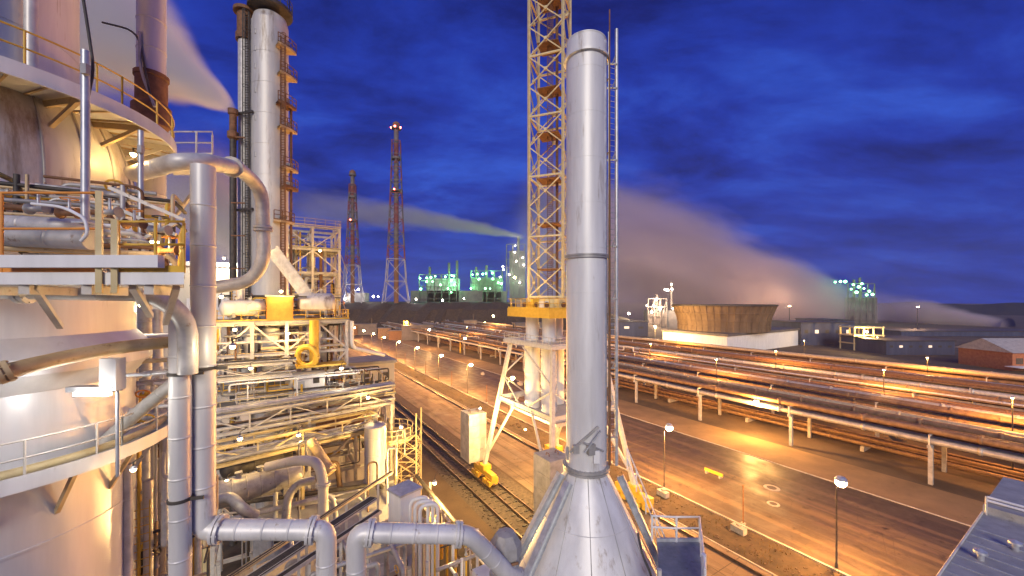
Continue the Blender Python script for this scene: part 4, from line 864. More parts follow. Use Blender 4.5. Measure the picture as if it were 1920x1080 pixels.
for k in range(16):
    px = 405 + rnd.uniform(0, 165) if k < 12 else 690 + 18 * (k - 12); Y = rnd.uniform(31, 40); y0 = rnd.uniform(800, 885); z0 = lz if px > 480 else 6; a = A(px, y0, Y); dx = rnd.uniform(-2.2, 2.2) if k < 12 else .7; r = rnd.choice((.06, .09, .13, .18)) if k < 12 else .08; mm, mn = CH[k % 7]
    pipe('%s standing bent pipe in the pipe yard, %s counted from the vertical pipe' % (mn, ORD[k]), [V((a.x, Y, z0)), a, a + V((dx, dx * .4, 0)), a + V((dx, dx * .4, -2.5))], r, mm, 'standing bent pipes in the pipe yard', fl=((0, .8),), rad=.4)
for k in range(12):
    Y = 28 + k * 1.5; y = 985 - k * 17; mm, mn = CH[(k * 3) % 7]; a = A(385, y, Y); b = A(rnd.uniform(480, 720), y - rnd.uniform(15, 60), Y + rnd.uniform(3, 8))
    pipe('%s pipe laid low across the pipe yard, %s from the foreground' % (mn, ORD[k]), [a, b, V((b.x + .3, b.y + .2, b.z - 3))], rnd.choice((.1, .14, .2, .26)), mm, 'low pipes across the pipe yard', seam=1.5, rad=.5)
yr = thing('yard_slab', 'slab under the pipe yard, coloured dark for the shade between pipes', 'slab', W(10, 40)); MB().vbox(-30, 20.5, 8, 60, .0, .25).build('surface', M_SOIL, yr)  # dark soil colour puts the shade of the yard's gaps into the slab
# ladder tower with round platform
c = A(735, 818, 41); cz_ = c.z; t = thing('ladder_tower', 'cream caged stair tower with a round railed platform on top', 'stair tower', V((c.x + 1, 41.5, 0)))
MB().lathe(V((c.x, 41, 0)), [(.3, cz_ - .12), (2.3, cz_ - .12), (2.3, cz_ + .05), (.3, cz_ + .05)], 26).build('round_platform', M_YSTEEL, t)
rail_part(t, arc((c.x, 41), 2.2, 0, 2 * math.pi, cz_ + .05, 26), M_YSTEEL, 1.15, 1.1, .05, kick=.2)
bx, by = c.x + 1.6, 41.6; q = [V((bx - 1.1, by - 1.1, 0)), V((bx + 1.1, by - 1.1, 0)), V((bx + 1.1, by + 1.1, 0)), V((bx - 1.1, by + 1.1, 0))]
for p in q: MB().beam(p, p + up * (cz_ + (2.6 if p.x > bx else -.2)), .13).build('tower_post', M_YSTEEL, t)
for i in range(4):
    a, b = q[i], q[(i + 1) % 4]; lt = MB()
    for k in range(11):
        z = k * 1.45; lt.beam(a + up * z, b + up * (z + 1.45), .07); lt.beam(b + up * z, a + up * (z + 1.45), .07); lt.beam(a + up * z, b + up * z, .08)
    lt.build('tower_lattice', M_YSTEEL, t)
for k in range(6): a, b = q[0].lerp(q[3], .5), q[1].lerp(q[2], .5); a, b = (a, b) if k % 2 else (b, a); MB().beam(a + up * (k * 2.6), b + up * (k * 2.6 + 2.6), .6, .08).build('stair_flight', M_RUST, t)
# white equipment box with arched pipes
c = A(757, 960, 26.5); cz_ = c.z; t = thing('filter_box', 'white boxed filter unit with louvred side at the edge of the plant', 'equipment box', V((c.x, 26.5, 0)))
MB().box(V((c.x, 26.7, cz_ + .3)), (1.6, 1.5, 2.3), RZ + .3).build('casing', M_WHITE, t); MB().box(V((c.x, 26.7, cz_ + 1.52)), (1.8, 1.7, .12), RZ + .3).build('lid', M_GALV, t)
MB().box(V((c.x + .25, 25.95, cz_ + .1)), (.7, .05, .9), RZ + .3).build('louvre', M_GREYP, t); MB().vbox(0, .01, 0, .01, 0, .01)
MB().box(V((c.x, 26.7, (cz_ - .7) / 2)), (2.2, 2.2, cz_ - .7), RZ + .3).build('plinth', M_CONC, t)
for k in range(3):
    a = A(775 + 9 * k, 985, 26.2 - .1 * k); pipe('%s white arched pipe beside the white filter unit' % ORD[k], [V((a.x - .2, a.y, 3)), V((a.x - .2, a.y, a.z + 1.7 - .2 * k)), V((a.x + .95, a.y + .2, a.z + 1.9 - .25 * k)), V((a.x + .95, a.y + .2, 4))], .13, M_WHITE, 'arched white pipes', rad=.45)
# slanting slabs and cable trays of the near corner
def slab(label, pxs, z, th, m, cat='roof', name='canopy_roof'):
    pts = [ZY(px, py, z) if not isinstance(z, (list, tuple)) else None for px, py in pxs]; cen = sum(pts, V()) / len(pts); t = thing(name, label, cat, V((cen.x, cen.y, 0)))
    mb = MB(); mb.quad(pts); k = len(pts)
    for i in range(k): p, q2 = pts[i], pts[(i + 1) % k]; mb.quad([p - up * th, q2 - up * th, q2, p])
    mb.quad([p - up * th for p in reversed(pts)]); mb.build('sheeting', m, t)
    for p in pts: c2 = cen + (p - cen) * .93; MB().beam(V((c2.x, c2.y, 0)), c2 - up * th, .25).build('leg', M_STEEL, t)
    return t
slab('rusty orange sheet roof low in the foreground under the level pipe', [(395, 1100), (570, 1020), (600, 1012), (640, 1100)], 13.4, .25, M_TAN)
slab('pale sheet roof beside the arched white pipes', [(640, 1008), (742, 934), (800, 985), (770, 1060), (690, 1090)], 13.0, .25, M_ROOF)
for k, (xa, ya, xb, yb, w_, m, lb) in enumerate(((440, 1105, 700, 934, .55, M_STEEL, 'cream cable tray running diagonally up from the foreground'), (470, 1120, 712, 958, .34, M_GALV, 'galvanised cable tray right beside the cream one'), (420, 1090, 735, 885, .2, M_TAN, 'tan conduit on the far side of the cream cable tray'))):
    a, b = ZY(xa, ya, 16.8), ZY(xb, yb, 16.8); t = thing('cable_tray', lb, 'cable tray', a.lerp(b, .5), 'diagonal cable trays'); d = (b - a).normalized(); s = V((d.y, -d.x, 0))
    MB().beam(a, b, w_, .03).beam(a + s * w_ / 2, b + s * w_ / 2, .03, .2).beam(a - s * w_ / 2, b - s * w_ / 2, .03, .2).build('tray', m, t)
    for j in range(int(w_ / .12) + 1): o_ = s * (-w_ / 2 + .07 + j * .12); MB().tube([a + o_ + up * .05, b + o_ + up * .05], .04, 6).build('cable', M_DARK, t)
    for j in range(4): p = a.lerp(b, .12 + .25 * j); MB().beam(V((p.x, p.y, 0)), p - up * .02, .14).build('stanchion', M_STEEL, t)
# tangle of small bore piping, valves and cable conduits on the structures
CN = {'silver': M_PIPE, 'grey': M_GREYP, 'tan': M_TAN, 'white': M_WHITE, 'rusty': M_RUST, 'dark': M_DARK, 'yellow': M_YEL}
def tangle(where, v0, v1, u0, u1, z0, z1, cnt, rmax=.16, seed=1):
    q = random.Random(seed); seen = {}
    for k in range(cnt):
        cn = q.choice(('silver', 'silver', 'grey', 'tan', 'white', 'rusty', 'dark', 'yellow')); r = q.uniform(.04, rmax); p = [q.uniform(v0, v1), q.uniform(u0, u1), q.uniform(z0, z1)]; P = [W(*p)]; ax = -1; first = None
        for j in range(q.choice((2, 3, 3, 4))):
            a = q.choice([x for x in (0, 0, 1, 2, 2) if x != ax]); ax = a; first = a if first is None else first
            lo, hi = ((v0, v1), (u0, u1), (z0, z1))[a]; n_ = q.uniform(lo, hi)
            if abs(n_ - p[a]) < .7: n_ = lo if p[a] > (lo + hi) / 2 else hi
            p[a] = n_; P.append(W(*p))
        kind = ('level', 'lengthwise', 'upright')[first]; size = 'thin' if r < .08 else 'medium' if r < .12 else 'stout'
        pipe('%s %s %s pipe in the tangle %s' % (size, cn, kind, where), P, r, CN[cn], 'small pipes ' + where, 'small_pipe', rad=.25, n=8)
        if k % 3 == 0:
            c = P[1].lerp(P[0], .4); t = thing('hand_valve', '', 'valve', c, 'hand valves ' + where); wc = q.choice(('orange', 'yellow', 'dark')); d = (P[1] - P[0]).normalized(); o = d.orthogonal().normalized(); o = o if abs(o.z) < .9 else o
            t['label'] = 'small valve with %s handwheel in the tangle %s' % (wc, where)
            MB().tube([c - d * .25, c - d * .2, c - d * .18, c + d * .18, c + d * .2, c + d * .25], [r * 1.9, r * 1.9, r * 1.2, r * 1.2, r * 1.9, r * 1.9], 10).build('valve_body', M_GREYP, t)
            x = d.cross(o); h = c + o * .5; MB().tube([c, h], .03, 6).build('stem', M_GALV, t); MB().tube([h + (d * math.cos(i * .524) + x * math.sin(i * .524)) * .22 for i in range(13)], .035, 6).build('handwheel', {'orange': M_ORG, 'yellow': M_YEL, 'dark': M_DARK}[wc], t)
tangle('on the main deck', -4.8, 7.4, 49.8, 53.8, 28.1, 30.6, 26, .14, 2)
tangle('just under the main deck', -4.8, 7.4, 49.5, 54, 21, 27.4, 34, .18, 3)
tangle('on the equipment skid', -4.4, 11.5, 44.6, 49, 19.8, 22.2, 32, .12, 4)
tangle('under the equipment skid', -4.4, 11.6, 44.3, 49, 12.5, 19.2, 24, .2, 5)
tangle('low in the pipe yard', 0, 13, 27, 39, 7, 13, 28, .2, 6)
tangle('between the vessel and the tall pipes', -5.2, -2.4, 20.5, 25, 12, 28.5, 34, .13, 8)
tangle('in the near corner under the level pipe', 0.5, 7.5, 17.5, 25, 9, 16.2, 30, .14, 9)
tangle('around the dome behind the service deck', -7.5, -2.6, 15.6, 17.6, 31, 33.4, 28, .07, 10)
tangle('beside the arched white pipes', 8.5, 12.5, 21, 25.5, 9, 15.5, 12, .12, 12)
tangle('inside the steel tower', 1.8, 9.4, 70.2, 79, 27.6, 41.5, 28, .28, 7)
# work lamps
for (lb, px, py, Y, P, c_) in (('white lit work lamp under the end of the service deck', 264, 572, 16.5, 700, 1), ('warm work lamp under the bent header pipe', 415, 556, 37, 1800, 0), ('warm work lamp over the orange lit cabinet', 527, 546, 41, 1800, 0), ('warm work lamp at the top of the slanting duct', 500, 445, 41, 900, 0), ('warm work lamp inside the steel tower', 603, 545, 57, 3500, 0), ('warm work lamp high in the steel tower', 600, 470, 59, 2500, 0),
        ('warm work lamp beneath the main deck at its left', 440, 618, 38.5, 2000, 0), ('warm work lamp beneath the main deck near the braces', 540, 625, 41.5, 2400, 0), ('white lit work lamp over the white cabinet', 640, 690, 40, 1800, 1), ('warm work lamp on the far pipe bridge', 470, 690, 36, 1500, 0), ('warm work lamp between the two pipe bridges', 450, 822, 28.5, 1300, 0), ('warm work lamp over the pipe bridge end', 690, 745, 38, 1500, 0),
        ('warm work lamp above the gooseneck pipe', 560, 815, 32, 1200, 0), ('warm work lamp by the round platform', 752, 800, 38, 1500, 0), ('warm work lamp near the arched pipes', 815, 905, 33, 34000, 0), ('white lit work lamp behind the taller vertical pipe', 425, 900, 24, 600, 1), ('warm work lamp on the slewing deck of the crane', 965, 520, 56, 4000, 0), ('added warm lamp low on the crane portal, brightening the road', 985, 805, 58, 52000, 0), ('added warm lamp on the ballast of the crane, brightening the road', 900, 765, 60, 32000, 0), ('added white lamp brightening the right side of the taller vertical pipe', 436, 650, 12.6, 320, 1), ('added warm lamp on the hall roof, brightening the steam', 420, 484, 66, 16000, 1), ('warm work lamp under the upper ring gallery', 250, 290, 14, 350, 0), ('warm work lamp on the service deck behind the yellow railing', 290, 455, 9.6, 110, 0), ('white lit work lamp at the rim of the lower gallery', 250, 880, 12.5, 90, 1)):
    plant_lamp(lb, A(px, py, Y), P * (.24 if Y > 20 else .2), (1, .62, .20) if c_ == 0 else (1, .86, .62), E_WARM, .16 if Y > 25 else .08)
# ------------------------------------------------------------------ pipe racks beyond the yard
def make_trestle(v, w, z, m):
    t = thing('rack_trestle', '', 'trestle', W(v, 0), ''); c0 = W(v, 0)
    for s in (-1, 1): MB().vbox(v + s * w * .42 - .28, v + s * w * .42 + .28, -.28, .28, 0, z - .45).build('post', m, t)
    MB().vbox(v - w / 2 - .3, v + w / 2 + .3, -.25, .25, z - .45, z).build('crossbeam', m, t)
    return t
rr_ = random.Random(9)
RK = (('roadside rack', 96, 10.5, 6.6, 17, 420, 9), ('second rack', 113, 10, 7.0, 8, 420, 8), ('third rack', 130, 10, 7.2, 6, 420, 7), ('fourth rack', 148, 10, 7.4, 0, 420, 7), ('farthest rack', 169, 11, 7.8, 0, 420, 7))
CHR = ((M_BRN, 'brown'), (M_BRN, 'brown'), (M_RUST, 'rusty'), (M_TAN, 'tan'), (M_GREYP, 'grey'), (M_GREYP, 'grey'), (M_PIPE, 'silver'))
for ri, (nm, v, w_, z, u0, u1, npipe) in enumerate(RK):
    proto = make_trestle(v, w_, z, M_CONC); us = list(range(u0, u1 if ri < 2 else 260, 20)); first = True
    for i, u in enumerate(us):
        lb = 'concrete trestle carrying the %s, number counted outward is the %s' % (nm, ORD[i] if i < 20 else 'one far along') if False else ('concrete trestle under the %s, %s from its near end' % (nm, ORD[i]) if i < 20 else 'tiny distant concrete trestle under the far end of the %s' % nm)
        if first: t = proto; t.location = W(v, u); first = False
        else: t = dup(proto, W(v, u))
        t['label'] = lb; t['group'] = 'trestles of the ' + nm
    k = 0
    for tier in range(2):
        x = -w_ / 2 + .3
        while x < w_ / 2 - .2 and k < npipe * 2:
            r = rr_.choice((.2, .3, .4, .5, .62)); x += r; mm, mn = rr_.choice(CHR); zz = z + r + tier * 1.7
            pts = [W(v + x, u0 - 60, zz)]
            if r < .35 and tier == 1 and ri < 4:
                for ul in range(u0 + 30 + 9 * k, 380, 110): pts += [W(v + x, ul, zz), W(v + x, ul, zz + 1.8), W(v + x, ul + 5, zz + 1.8), W(v + x, ul + 5, zz)]
            pts.append(W(v + x, 436, zz)); n0 = len([1])
            pipe('%s pipe, %s from the road on the %s tier of the %s' % (mn, ORD[k % npipe if tier else k], ('lower', 'upper')[tier], nm), pts, r, mm, 'pipes along the ' + nm, 'rack_pipe', rad=.6, n=10, seam=rr_.choice((9, 14, 22)), se=.22, sg=1.22)
            x += r + rr_.choice((.06, .1, .2, .5)); k += 1
            if tier == 0 and k >= npipe: break
        k = npipe
    # steel bents that carry the upper tier
    b0 = thing('upper_bent', '', 'steel bent', W(v, 0), ''); 
    for s in (-1, 1): MB().vbox(v + s * (w_ / 2 + .1) - .1, v + s * (w_ / 2 + .1) + .1, -.1, .1, z + .002, z + 1.7).build('post', M_STEEL, b0)
    MB().vbox(v - w_ / 2 - .2, v + w_ / 2 + .2, -.12, .12, z + 1.45, z + 1.69).build('crossbeam', M_STEEL, b0)
    for i, u in enumerate(us):
        t = b0 if i == 0 else dup(b0, W(v, u)); t.location = W(v, u); t['group'] = 'steel bents of the ' + nm
        t['label'] = 'steel bent for the upper pipes of the %s, %s from its near end' % (nm, ORD[i]) if i < 20 else 'tiny distant steel bent on the far end of the %s' % nm
# low pipes on sleepers between the racks
for gi, v in enumerate((103.5, 121.5, 139, 158.5)):
    for k in range(5):
        r = rr_.choice((.25, .35, .45, .6)); mm, mn = rr_.choice(CHR); x = v + (k - 2) * 1.35; z = 1.0 + r + (k % 2) * .8
        pipe('%s low pipe near the ground behind the %s, %s from the road side' % (mn, RK[gi][0], ORD[k]), [W(x, -30, z), W(x, 430, z)], r, mm, 'low pipes between the racks', 'rack_pipe', n=10, seam=16, se=.22, sg=1.2)
    sl = thing('pipe_sleeper', 'first concrete sleeper under the low pipes behind the ' + RK[gi][0], 'sleeper', W(v, 6), 'sleepers behind the ' + RK[gi][0]); MB().vbox(v - 3.6, v + 3.6, 5.7, 6.3, 0, 1.0).build('block', M_CONC, sl)
    for i in range(1, 9): dup(sl, W(v, 6 + 22 * i), '%s concrete sleeper under the low pipes behind the %s' % (ORD[i], RK[gi][0]))
# lamps along the pipe racks
for (px, py, Y, P, lb) in ((1418, 752, 84, 22000, 'orange lamp on the roadside rack right of the first flaring lamp'), (762, 604, 300, 15000, 'orange lamp over the far end of the racks, right of the street lamp row'), (805, 618, 240, 12000, 'orange lamp on the racks between the lamp row and the crane'), (872, 634, 190, 10000, 'orange lamp on the racks just left of the crane platform'), (925, 592, 330, 25000, 'orange star like lamp close to the railed crane platform'), (714, 596, 420, 25000, 'small orange lamp by the horizon above the lamp row')):
    plant_lamp(lb, A(px, py, Y), P, (1, .48, .12), E_SOD, .3 + Y * .0016, 'lamps over the pipe racks')
for k, (v, u) in enumerate(((104, 10), (104, 60), (121, 30), (121, 95), (138, 60), (158, 30), (158, 110), (104, 130), (138, 150), (185, 70), (104, 220), (138, 260))):
    c = W(v, u, 0); t = thing('rack_lamp_post', 'slim lamp post between the pipe racks, %s of the row of twelve from the gallery' % ORD[k], 'lamp post', c, 'lamp posts between the racks')
    MB().tube([c, c + up * 14], [.14, .07], 8).build('pole', M_DARK, t); MB().box(c + up * 14.1, (.9, .4, .22), RZ).build('lamp_head', M_GALV, t); MB().box(c + up * 13.96, (.6, .3, .06), RZ).build('bulb', E_SOD, t)
    lightobj('lamp_light', c + up * 13.6, 18000, (1, .42, .08), t, .4)
# yellow sign frames and gate by the far racks
c = ZY(761, 636, 0); t = thing('rack_portal', 'small yellow lit portal frame by the far racks', 'portal', c); hh = 34 / F * c.y
for s_ in (-1, 1): MB().beam(c + V((s_ * 1.7, 0, 0)), c + V((s_ * 1.7, 0, hh)), .5).build('post', M_YEL, t)
for f in (.5, 1): MB().beam(c + V((-1.7, 0, hh * f)), c + V((1.7, 0, hh * f)), .5).build('crossbeam', M_YEL, t)
c = ZY(863, 662, 0); t = thing('marker_post', 'slim bright yellow post left of the crane leg', 'post', c); MB().tube([c, c + up * (36 / F * c.y)], .35, 8).build('shaft', M_YEL, t); MB().box(c + up * (36 / F * c.y), (1.2, .4, .3)).build('cap', M_YSTEEL, t)
# dim sheds and frames below the embankment
qd = random.Random(21)
for k in range(11):
    px = 655 + k * 33 + qd.uniform(-8, 8); Y = qd.uniform(300, 360); w_ = qd.uniform(10, 24); h_ = qd.uniform(5, 13); c = A(px, 565, Y); c.z = 0
    t = thing('dim_shed', '%s dim brown shed counted from the steel tower along the foot of the far bank' % ORD[k], 'shed', c, 'dim sheds along the far bank')
    MB().box(c + up * h_ / 2, (w_, 9, h_), .3).build('wall', (M_RUST, M_FARST, M_BRN)[k % 3], t); MB().box(c + up * (h_ + .3), (w_ + 1, 10, .6), .3).build('roof', M_FARST, t)
    if k % 2: MB().tube([c + V((w_ * .3, 0, h_)), c + V((w_ * .3, 0, h_ + 6))], .6, 8).build('flue', M_DARK, t)
# ------------------------------------------------------------------ two distant flare towers
def flare(label, px, Y, ytop, ylat, ybase, wb, wt, shaft_r, redtop):
    c = A(px, ybase, Y); c.z = 28; t = thing('flare_tower', label, 'flare stack', c, 'distant lattice flare stacks'); zt_, zl_ = A(0, ytop, Y).z, A(0, ylat, Y).z
    zt_ -= 28; zl_ -= 28; k = 9
    for i in range(k):
        a, b = zt_ * i / k, zt_ * (i + 1) / k; MB().lathe(c, [(shaft_r, a), (shaft_r, b - .01)], 12).build('shaft_band', (M_RUST if i < 3 else (M_FARR if i % 3 == 1 else M_FARST)), t)
    def wz(z): return wb + (wt - wb) * min(1, z / (zt_ * .86)) ** .55
    zs = [0, zl_ * .5, zl_]; z = zl_
    while z < zt_ * .9: z += (zt_ * .9 - zl_) / 9 + .01; zs.append(min(z, zt_ * .9))
    for i in range(4):
        an, an2 = R(45 + 90 * i + 12), R(135 + 90 * i + 12)
        cor = lambda a, z: c + V((math.cos(a), math.sin(a), 0)) * wz(z) * .707 + up * z
        for j in range(len(zs) - 1):
            m = M_FARW if j < 2 else (M_FARST if j % 2 else M_FARR); th = Y * .0015
            MB().beam(cor(an, zs[j]), cor(an, zs[j + 1]), th).build('tower_chord', m, t)
            MB().beam(cor(an, zs[j]), cor(an2, zs[j + 1]), th * .7).beam(cor(an2, zs[j]), cor(an, zs[j + 1]), th * .7).beam(cor(an, zs[j + 1]), cor(an2, zs[j + 1]), th * .9).build('tower_lattice', m, t)
    for f in (.62, .8, .97): MB().lathe(c, [(shaft_r, zt_ * f), (wz(zt_ * f) * .6, zt_ * f), (wz(zt_ * f) * .6, zt_ * f + 2), (shaft_r, zt_ * f + 2)], 12).build('platform', M_FARST, t)
    for k2 in range(3):
        a = R(200 + 70 * k2); 
        if redtop: MB().ball(c + V((math.cos(a) * (shaft_r + 2.6), math.sin(a) * (shaft_r + 2.6), zt_ * .975)), 1.1, 8).build('beacon', E_RED, t)
    MB().ball(c + V((0, -wz(zt_ * .62) * .62, zt_ * .62 + 1)), .8, 8).build('beacon', E_RED, t)
    MB().lathe(c, [(shaft_r * 1.5, zt_ - 3), (shaft_r * 1.5, zt_), (shaft_r * .6, zt_ + 2)], 12).build('burner_tip', M_RUST, t)
flare('tallest distant flare stack with red lights on its top and a spread lattice base', 743, 420, 232, 487, 558, 27, 9, 2.6, True)
flare('shorter distant flare stack left of the tallest, with a square white lattice base', 661, 430, 322, 498, 558, 23, 6.5, 2.2, False)
# ------------------------------------------------------------------ far plants and buildings
def farbox(t, px0, px1, y0, y1, Y, m, name='block', depth=14):
    a, b = A(px0, y1, Y), A(px1, y0, Y); zb_ = 29 if Y > 430 and px1 < 1000 else 0; return MB().hexa([(a.x, Y, zb_), (b.x, Y, zb_), (b.x, Y + depth, zb_), (a.x, Y + depth, zb_), (a.x, Y, b.z), (b.x, Y, b.z), (b.x, Y + depth, b.z), (a.x, Y + depth, b.z)]).build(name, m, t)
def farplant(label, Y, blocks, frames, lamps, stacks=(), em=None, col=(.2, 1, .35), P=26000, ls=1.5, grp='far lit plants on the horizon', nl=3):
    px = sum(b[0] + b[1] for b in blocks) / 2 / len(blocks); c = A(px, 565, Y); c.z = 29 if c.x < 0 else 0; t = thing('far_plant', label, 'chemical plant', c, grp)
    for (x0, x1, y0, y1, m) in blocks: farbox(t, x0, x1, y0, y1, Y + 3, m)
    for (x0, x1, y0, y1, nx, nz) in frames:
        fm = MB(); a, b = A(x0, y1, Y), A(x1, y0, Y)
        for i in range(nx + 1): x = a.x + (b.x - a.x) * i / nx; fm.beam((x, Y, c.z), (x, Y, b.z), 1.1)
        for j in range(nz + 1): z = max(a.z, 0) + (b.z - max(a.z, 0)) * j / nz; fm.beam((a.x, Y - .2, z), (b.x, Y - .2, z), .9)
        for i in range(nx): x = a.x + (b.x - a.x) * i / nx; x2 = a.x + (b.x - a.x) * (i + 1) / nx; fm.beam((x, Y - .4, max(0, a.z)), (x2, Y - .4, b.z), .6)
        fm.build('steel_frame', M_FARST, t)
    for (x, y0, r) in stacks: p = A(x, 565, Y + 6); MB().tube([V((p.x, p.y, 0)), V((p.x, p.y, A(0, y0, Y).z))], r, 10).build('stack', M_FARST, t)
    for i, (x, y) in enumerate(lamps):
        p = A(x, y, Y - 2.5); MB().ball(p, ls * (.7 + .5 * ((i * 7) % 5) / 5), 8).build('lamp', em or E_GREEN, t)
        if i % max(1, len(lamps) // nl) == 0: lightobj('lamp_light', p + V((0, -4, 1)), P, col, t, 1.5)
    return t
farplant('green lit far plant block right of the tallest flare stack', 600, [(800, 860, 522, 560, M_FARW), (770, 905, 545, 560, M_FARST)], [(786, 856, 515, 560, 5, 4)], [(788, 522), (800, 521), (808, 520), (816, 518), (835, 519), (847, 517), (851, 518), (800, 528), (811, 528), (846, 526), (852, 534), (840, 541), (789, 542), (846, 548), (826, 534)], [(806, 500, 2), (842, 492, 2), (857, 488, 2)])
farplant('green lit far plant block close to the crane deck', 620, [(885, 940, 522, 560, M_FARST), (870, 950, 546, 560, M_FARST)], [(883, 942, 508, 560, 4, 4)], [(886, 515), (895, 514), (905, 514), (911, 513), (923, 512), (897, 524), (899, 523), (924, 523), (883, 541), (910, 541), (919, 541), (934, 530), (940, 532)], [(893, 500, 2), (912, 497, 2)])
farplant('tall pale lit far tower plant just left of the lattice mast', 640, [(955, 985, 470, 560, M_FARST)], [(950, 984, 458, 560, 3, 7)], [(966, 461), (965, 473), (943, 500), (982, 497), (944, 506), (980, 483), (955, 515), (938, 520), (968, 490), (975, 530)], [(972, 442, 2.5)], E_FARW, (.9, 1, .85), 6000, 1.2)
farplant('white lit low far plant left of the cooling tower', 420, [(1215, 1270, 582, 606, M_FARST)], [(1215, 1250, 560, 606, 3, 3)], [(1259, 533), (1247, 543), (1252, 544), (1260, 542), (1231, 561), (1213, 573), (1226, 574), (1238, 579), (1262, 579), (1222, 585), (1275, 594), (1155, 578), (1179, 588)], [(1231, 552, 1.5), (1259, 528, 1.2)], E_FARW, (1, .85, .6), 14000, 1.1)
farplant('round green lit far tower behind the steam on the horizon', 520, [(1600, 1645, 558, 600, M_FARST)], [(1590, 1640, 532, 600, 4, 4)], [(1566, 529), (1576, 528), (1585, 528), (1600, 534), (1610, 538), (1620, 541), (1630, 546), (1606, 548), (1616, 532), (1636, 552), (1596, 542), (1625, 553)], [(1601, 524, 1.5), (1612, 520, 1.5)], E_GREEN, (.2, 1, .35), 4000, 1.6)
farplant('tiny white lit far plant on the dark horizon at the right', 900, [(1640, 1800, 582, 600, M_FARST)], [], [(1664, 602), (1680, 603), (1758, 607), (1765, 608), (1866, 580), (1857, 620), (1865, 622), (1650, 590)], [], E_FARW, (1, .85, .6), 30000, 1.6)
farplant('tiny white lit sheds at the foot of the flare stacks', 440, [(648, 684, 549, 562, M_FARW)], [], [(664, 544), (672, 543), (700, 556), (709, 556), (647, 560), (870, 560), (780, 561), (830, 563)], [], E_FARW, (.9, .95, 1), 4000, 1.0)
# cooling tower
cv, cu = 217, 119
ct = thing('cooling_tower', 'flared timber cooling tower standing on a low pale walled basin block', 'cooling tower', W(cv + 40, cu + 20))
MB().vbox(cv, cv + 88, cu, cu + 42, 0, 10.3).build('basin_wall', M_WHITE, ct); MB().vbox(cv - .8, cv + 88.8, cu - .8, cu + 42.8, 10.303, 11.6).build('roof_slab', M_FARST, ct)
cc2 = W(cv + 32, cu + 21); tower = []
prof = [(26.5, 11.6), (26.3, 15), (27.2, 20), (29.8, 27.0)]
MB().lathe(cc2, prof, 24, smooth=False, a0=.26, a1=.26 + 2 * math.pi).build('timber_shell', M_WOOD, ct)
MB().lathe(cc2, [(29.8, 27.0), (30.6, 27.0), (30.6, 28.0), (29.2, 28.0), (27, 20)], 24, smooth=False, a0=.26, a1=.26 + 2 * math.pi).build('rim', M_DARK, ct)
for i in range(48):
    a = i * 2 * math.pi / 48 + .26; f = 1.0 if i % 2 == 0 else .9915; MB().tube([cc2 + V((math.cos(a) * (r * f + .12), math.sin(a) * (r * f + .12), z)) for r, z in prof], .24, 4).build('timber_rib', M_WOOD, ct)
for z, r in ((14.5, 26.5), (18, 26.9), (22.5, 28.2)): MB().lathe(cc2, [(r, z), (r + .45, z), (r + .45, z + .5), (r, z + .5)], 24, smooth=False, a0=.26, a1=.26 + 2 * math.pi).build('hoop', M_WOOD, ct)
lightobj('lamp_light', W(cv - 18, cu + 34, 14), 110000, (1, .60, .22), ct, 1.5)
p = W(cv - 18, cu + 34, 0); MB().tube([p, p + up * 14], .2, 8).build('lamp_pole', M_DARK, ct); MB().ball(p + up * 14.3, .5, 8).build('bulb', E_SOD, ct)
# dark blue sheds at the right
def shed(label, px0, px1, y0, y1, Y, m, roof=True, depth=30, wins=0):
    c = A((px0 + px1) / 2, 565, Y); c.z = 0; t = thing('industrial_shed', label, 'building', c, 'sheds beyond the pipe racks'); x0, x1 = A(px0, 0, Y).x, A(px1, 0, Y).x; z = A(0, y0, Y).z
    w_ = x1 - x0; ctr = V(((x0 + x1) / 2, Y + depth / 2, 0)); MB().box(ctr + up * z / 2, (w_, depth, z), .0).build('wall', m, t); MB().box(ctr + up * (z + .25), (w_ + 1, depth + 1, .5)).build('roof', M_DARK, t)
    for i in range(wins): MB().box(V((x0 + w_ * (i + .5) / wins, Y - .03, z * .62)), (w_ / wins * .35, .06, z * .16)).build('window', E_FARD if i % 3 == 1 else M_DARK, t)
    return t
E_FARD = emit('dim_window', (1, .62, .25), .8)
shed('dark blue block shed right behind the cooling tower basin', 1502, 1600, 606, 660, 262, M_BLUE, wins=5); shed('low dark shed behind the blue blocks, touching the steam', 1545, 1602, 601, 640, 300, M_BLUE, wins=3)
shed('long dark blue shed right of the lit steel structure', 1662, 1790, 640, 690, 215, M_BLUE, wins=7); shed('far low violet shed along the horizon at the right', 1690, 1990, 622, 660, 330, M_BLUE); shed('flat dark shed at the horizon right of the white stack', 1135, 1215, 604, 625, 330, M_BLUE, wins=3)
lt_ = thing('lit_structure', 'bright yellow lit open steel structure between the dark blue sheds', 'steel structure', A(1630, 565, 235) - up * 30)
for i in range(4):
    for j in range(2): x = A(1602 + 18 * i, 0, 235).x; MB().beam((x, 235 + 10 * j, 0), (x, 235 + 10 * j, A(0, 612, 235).z), .7).build('steel_post', M_YSTEEL, lt_)
for k in range(4): z = A(0, 614 + 15 * k, 235).z; MB().box((A(1629, 0, 235).x, 240, z), (19, 11, .7)).build('floor', M_YSTEEL, lt_)
for (px, py) in ((1625, 622), (1645, 634), (1623, 650), (1624, 664)): MB().ball(A(px, py, 233.5), .55, 8).build('bulb', E_SOD, lt_)
lightobj('lamp_light', A(1625, 626, 230), 30000, (1, .62, .22), lt_, 1); lightobj('lamp_light', A(1640, 652, 231), 22000, (1, .62, .22), lt_, 1)
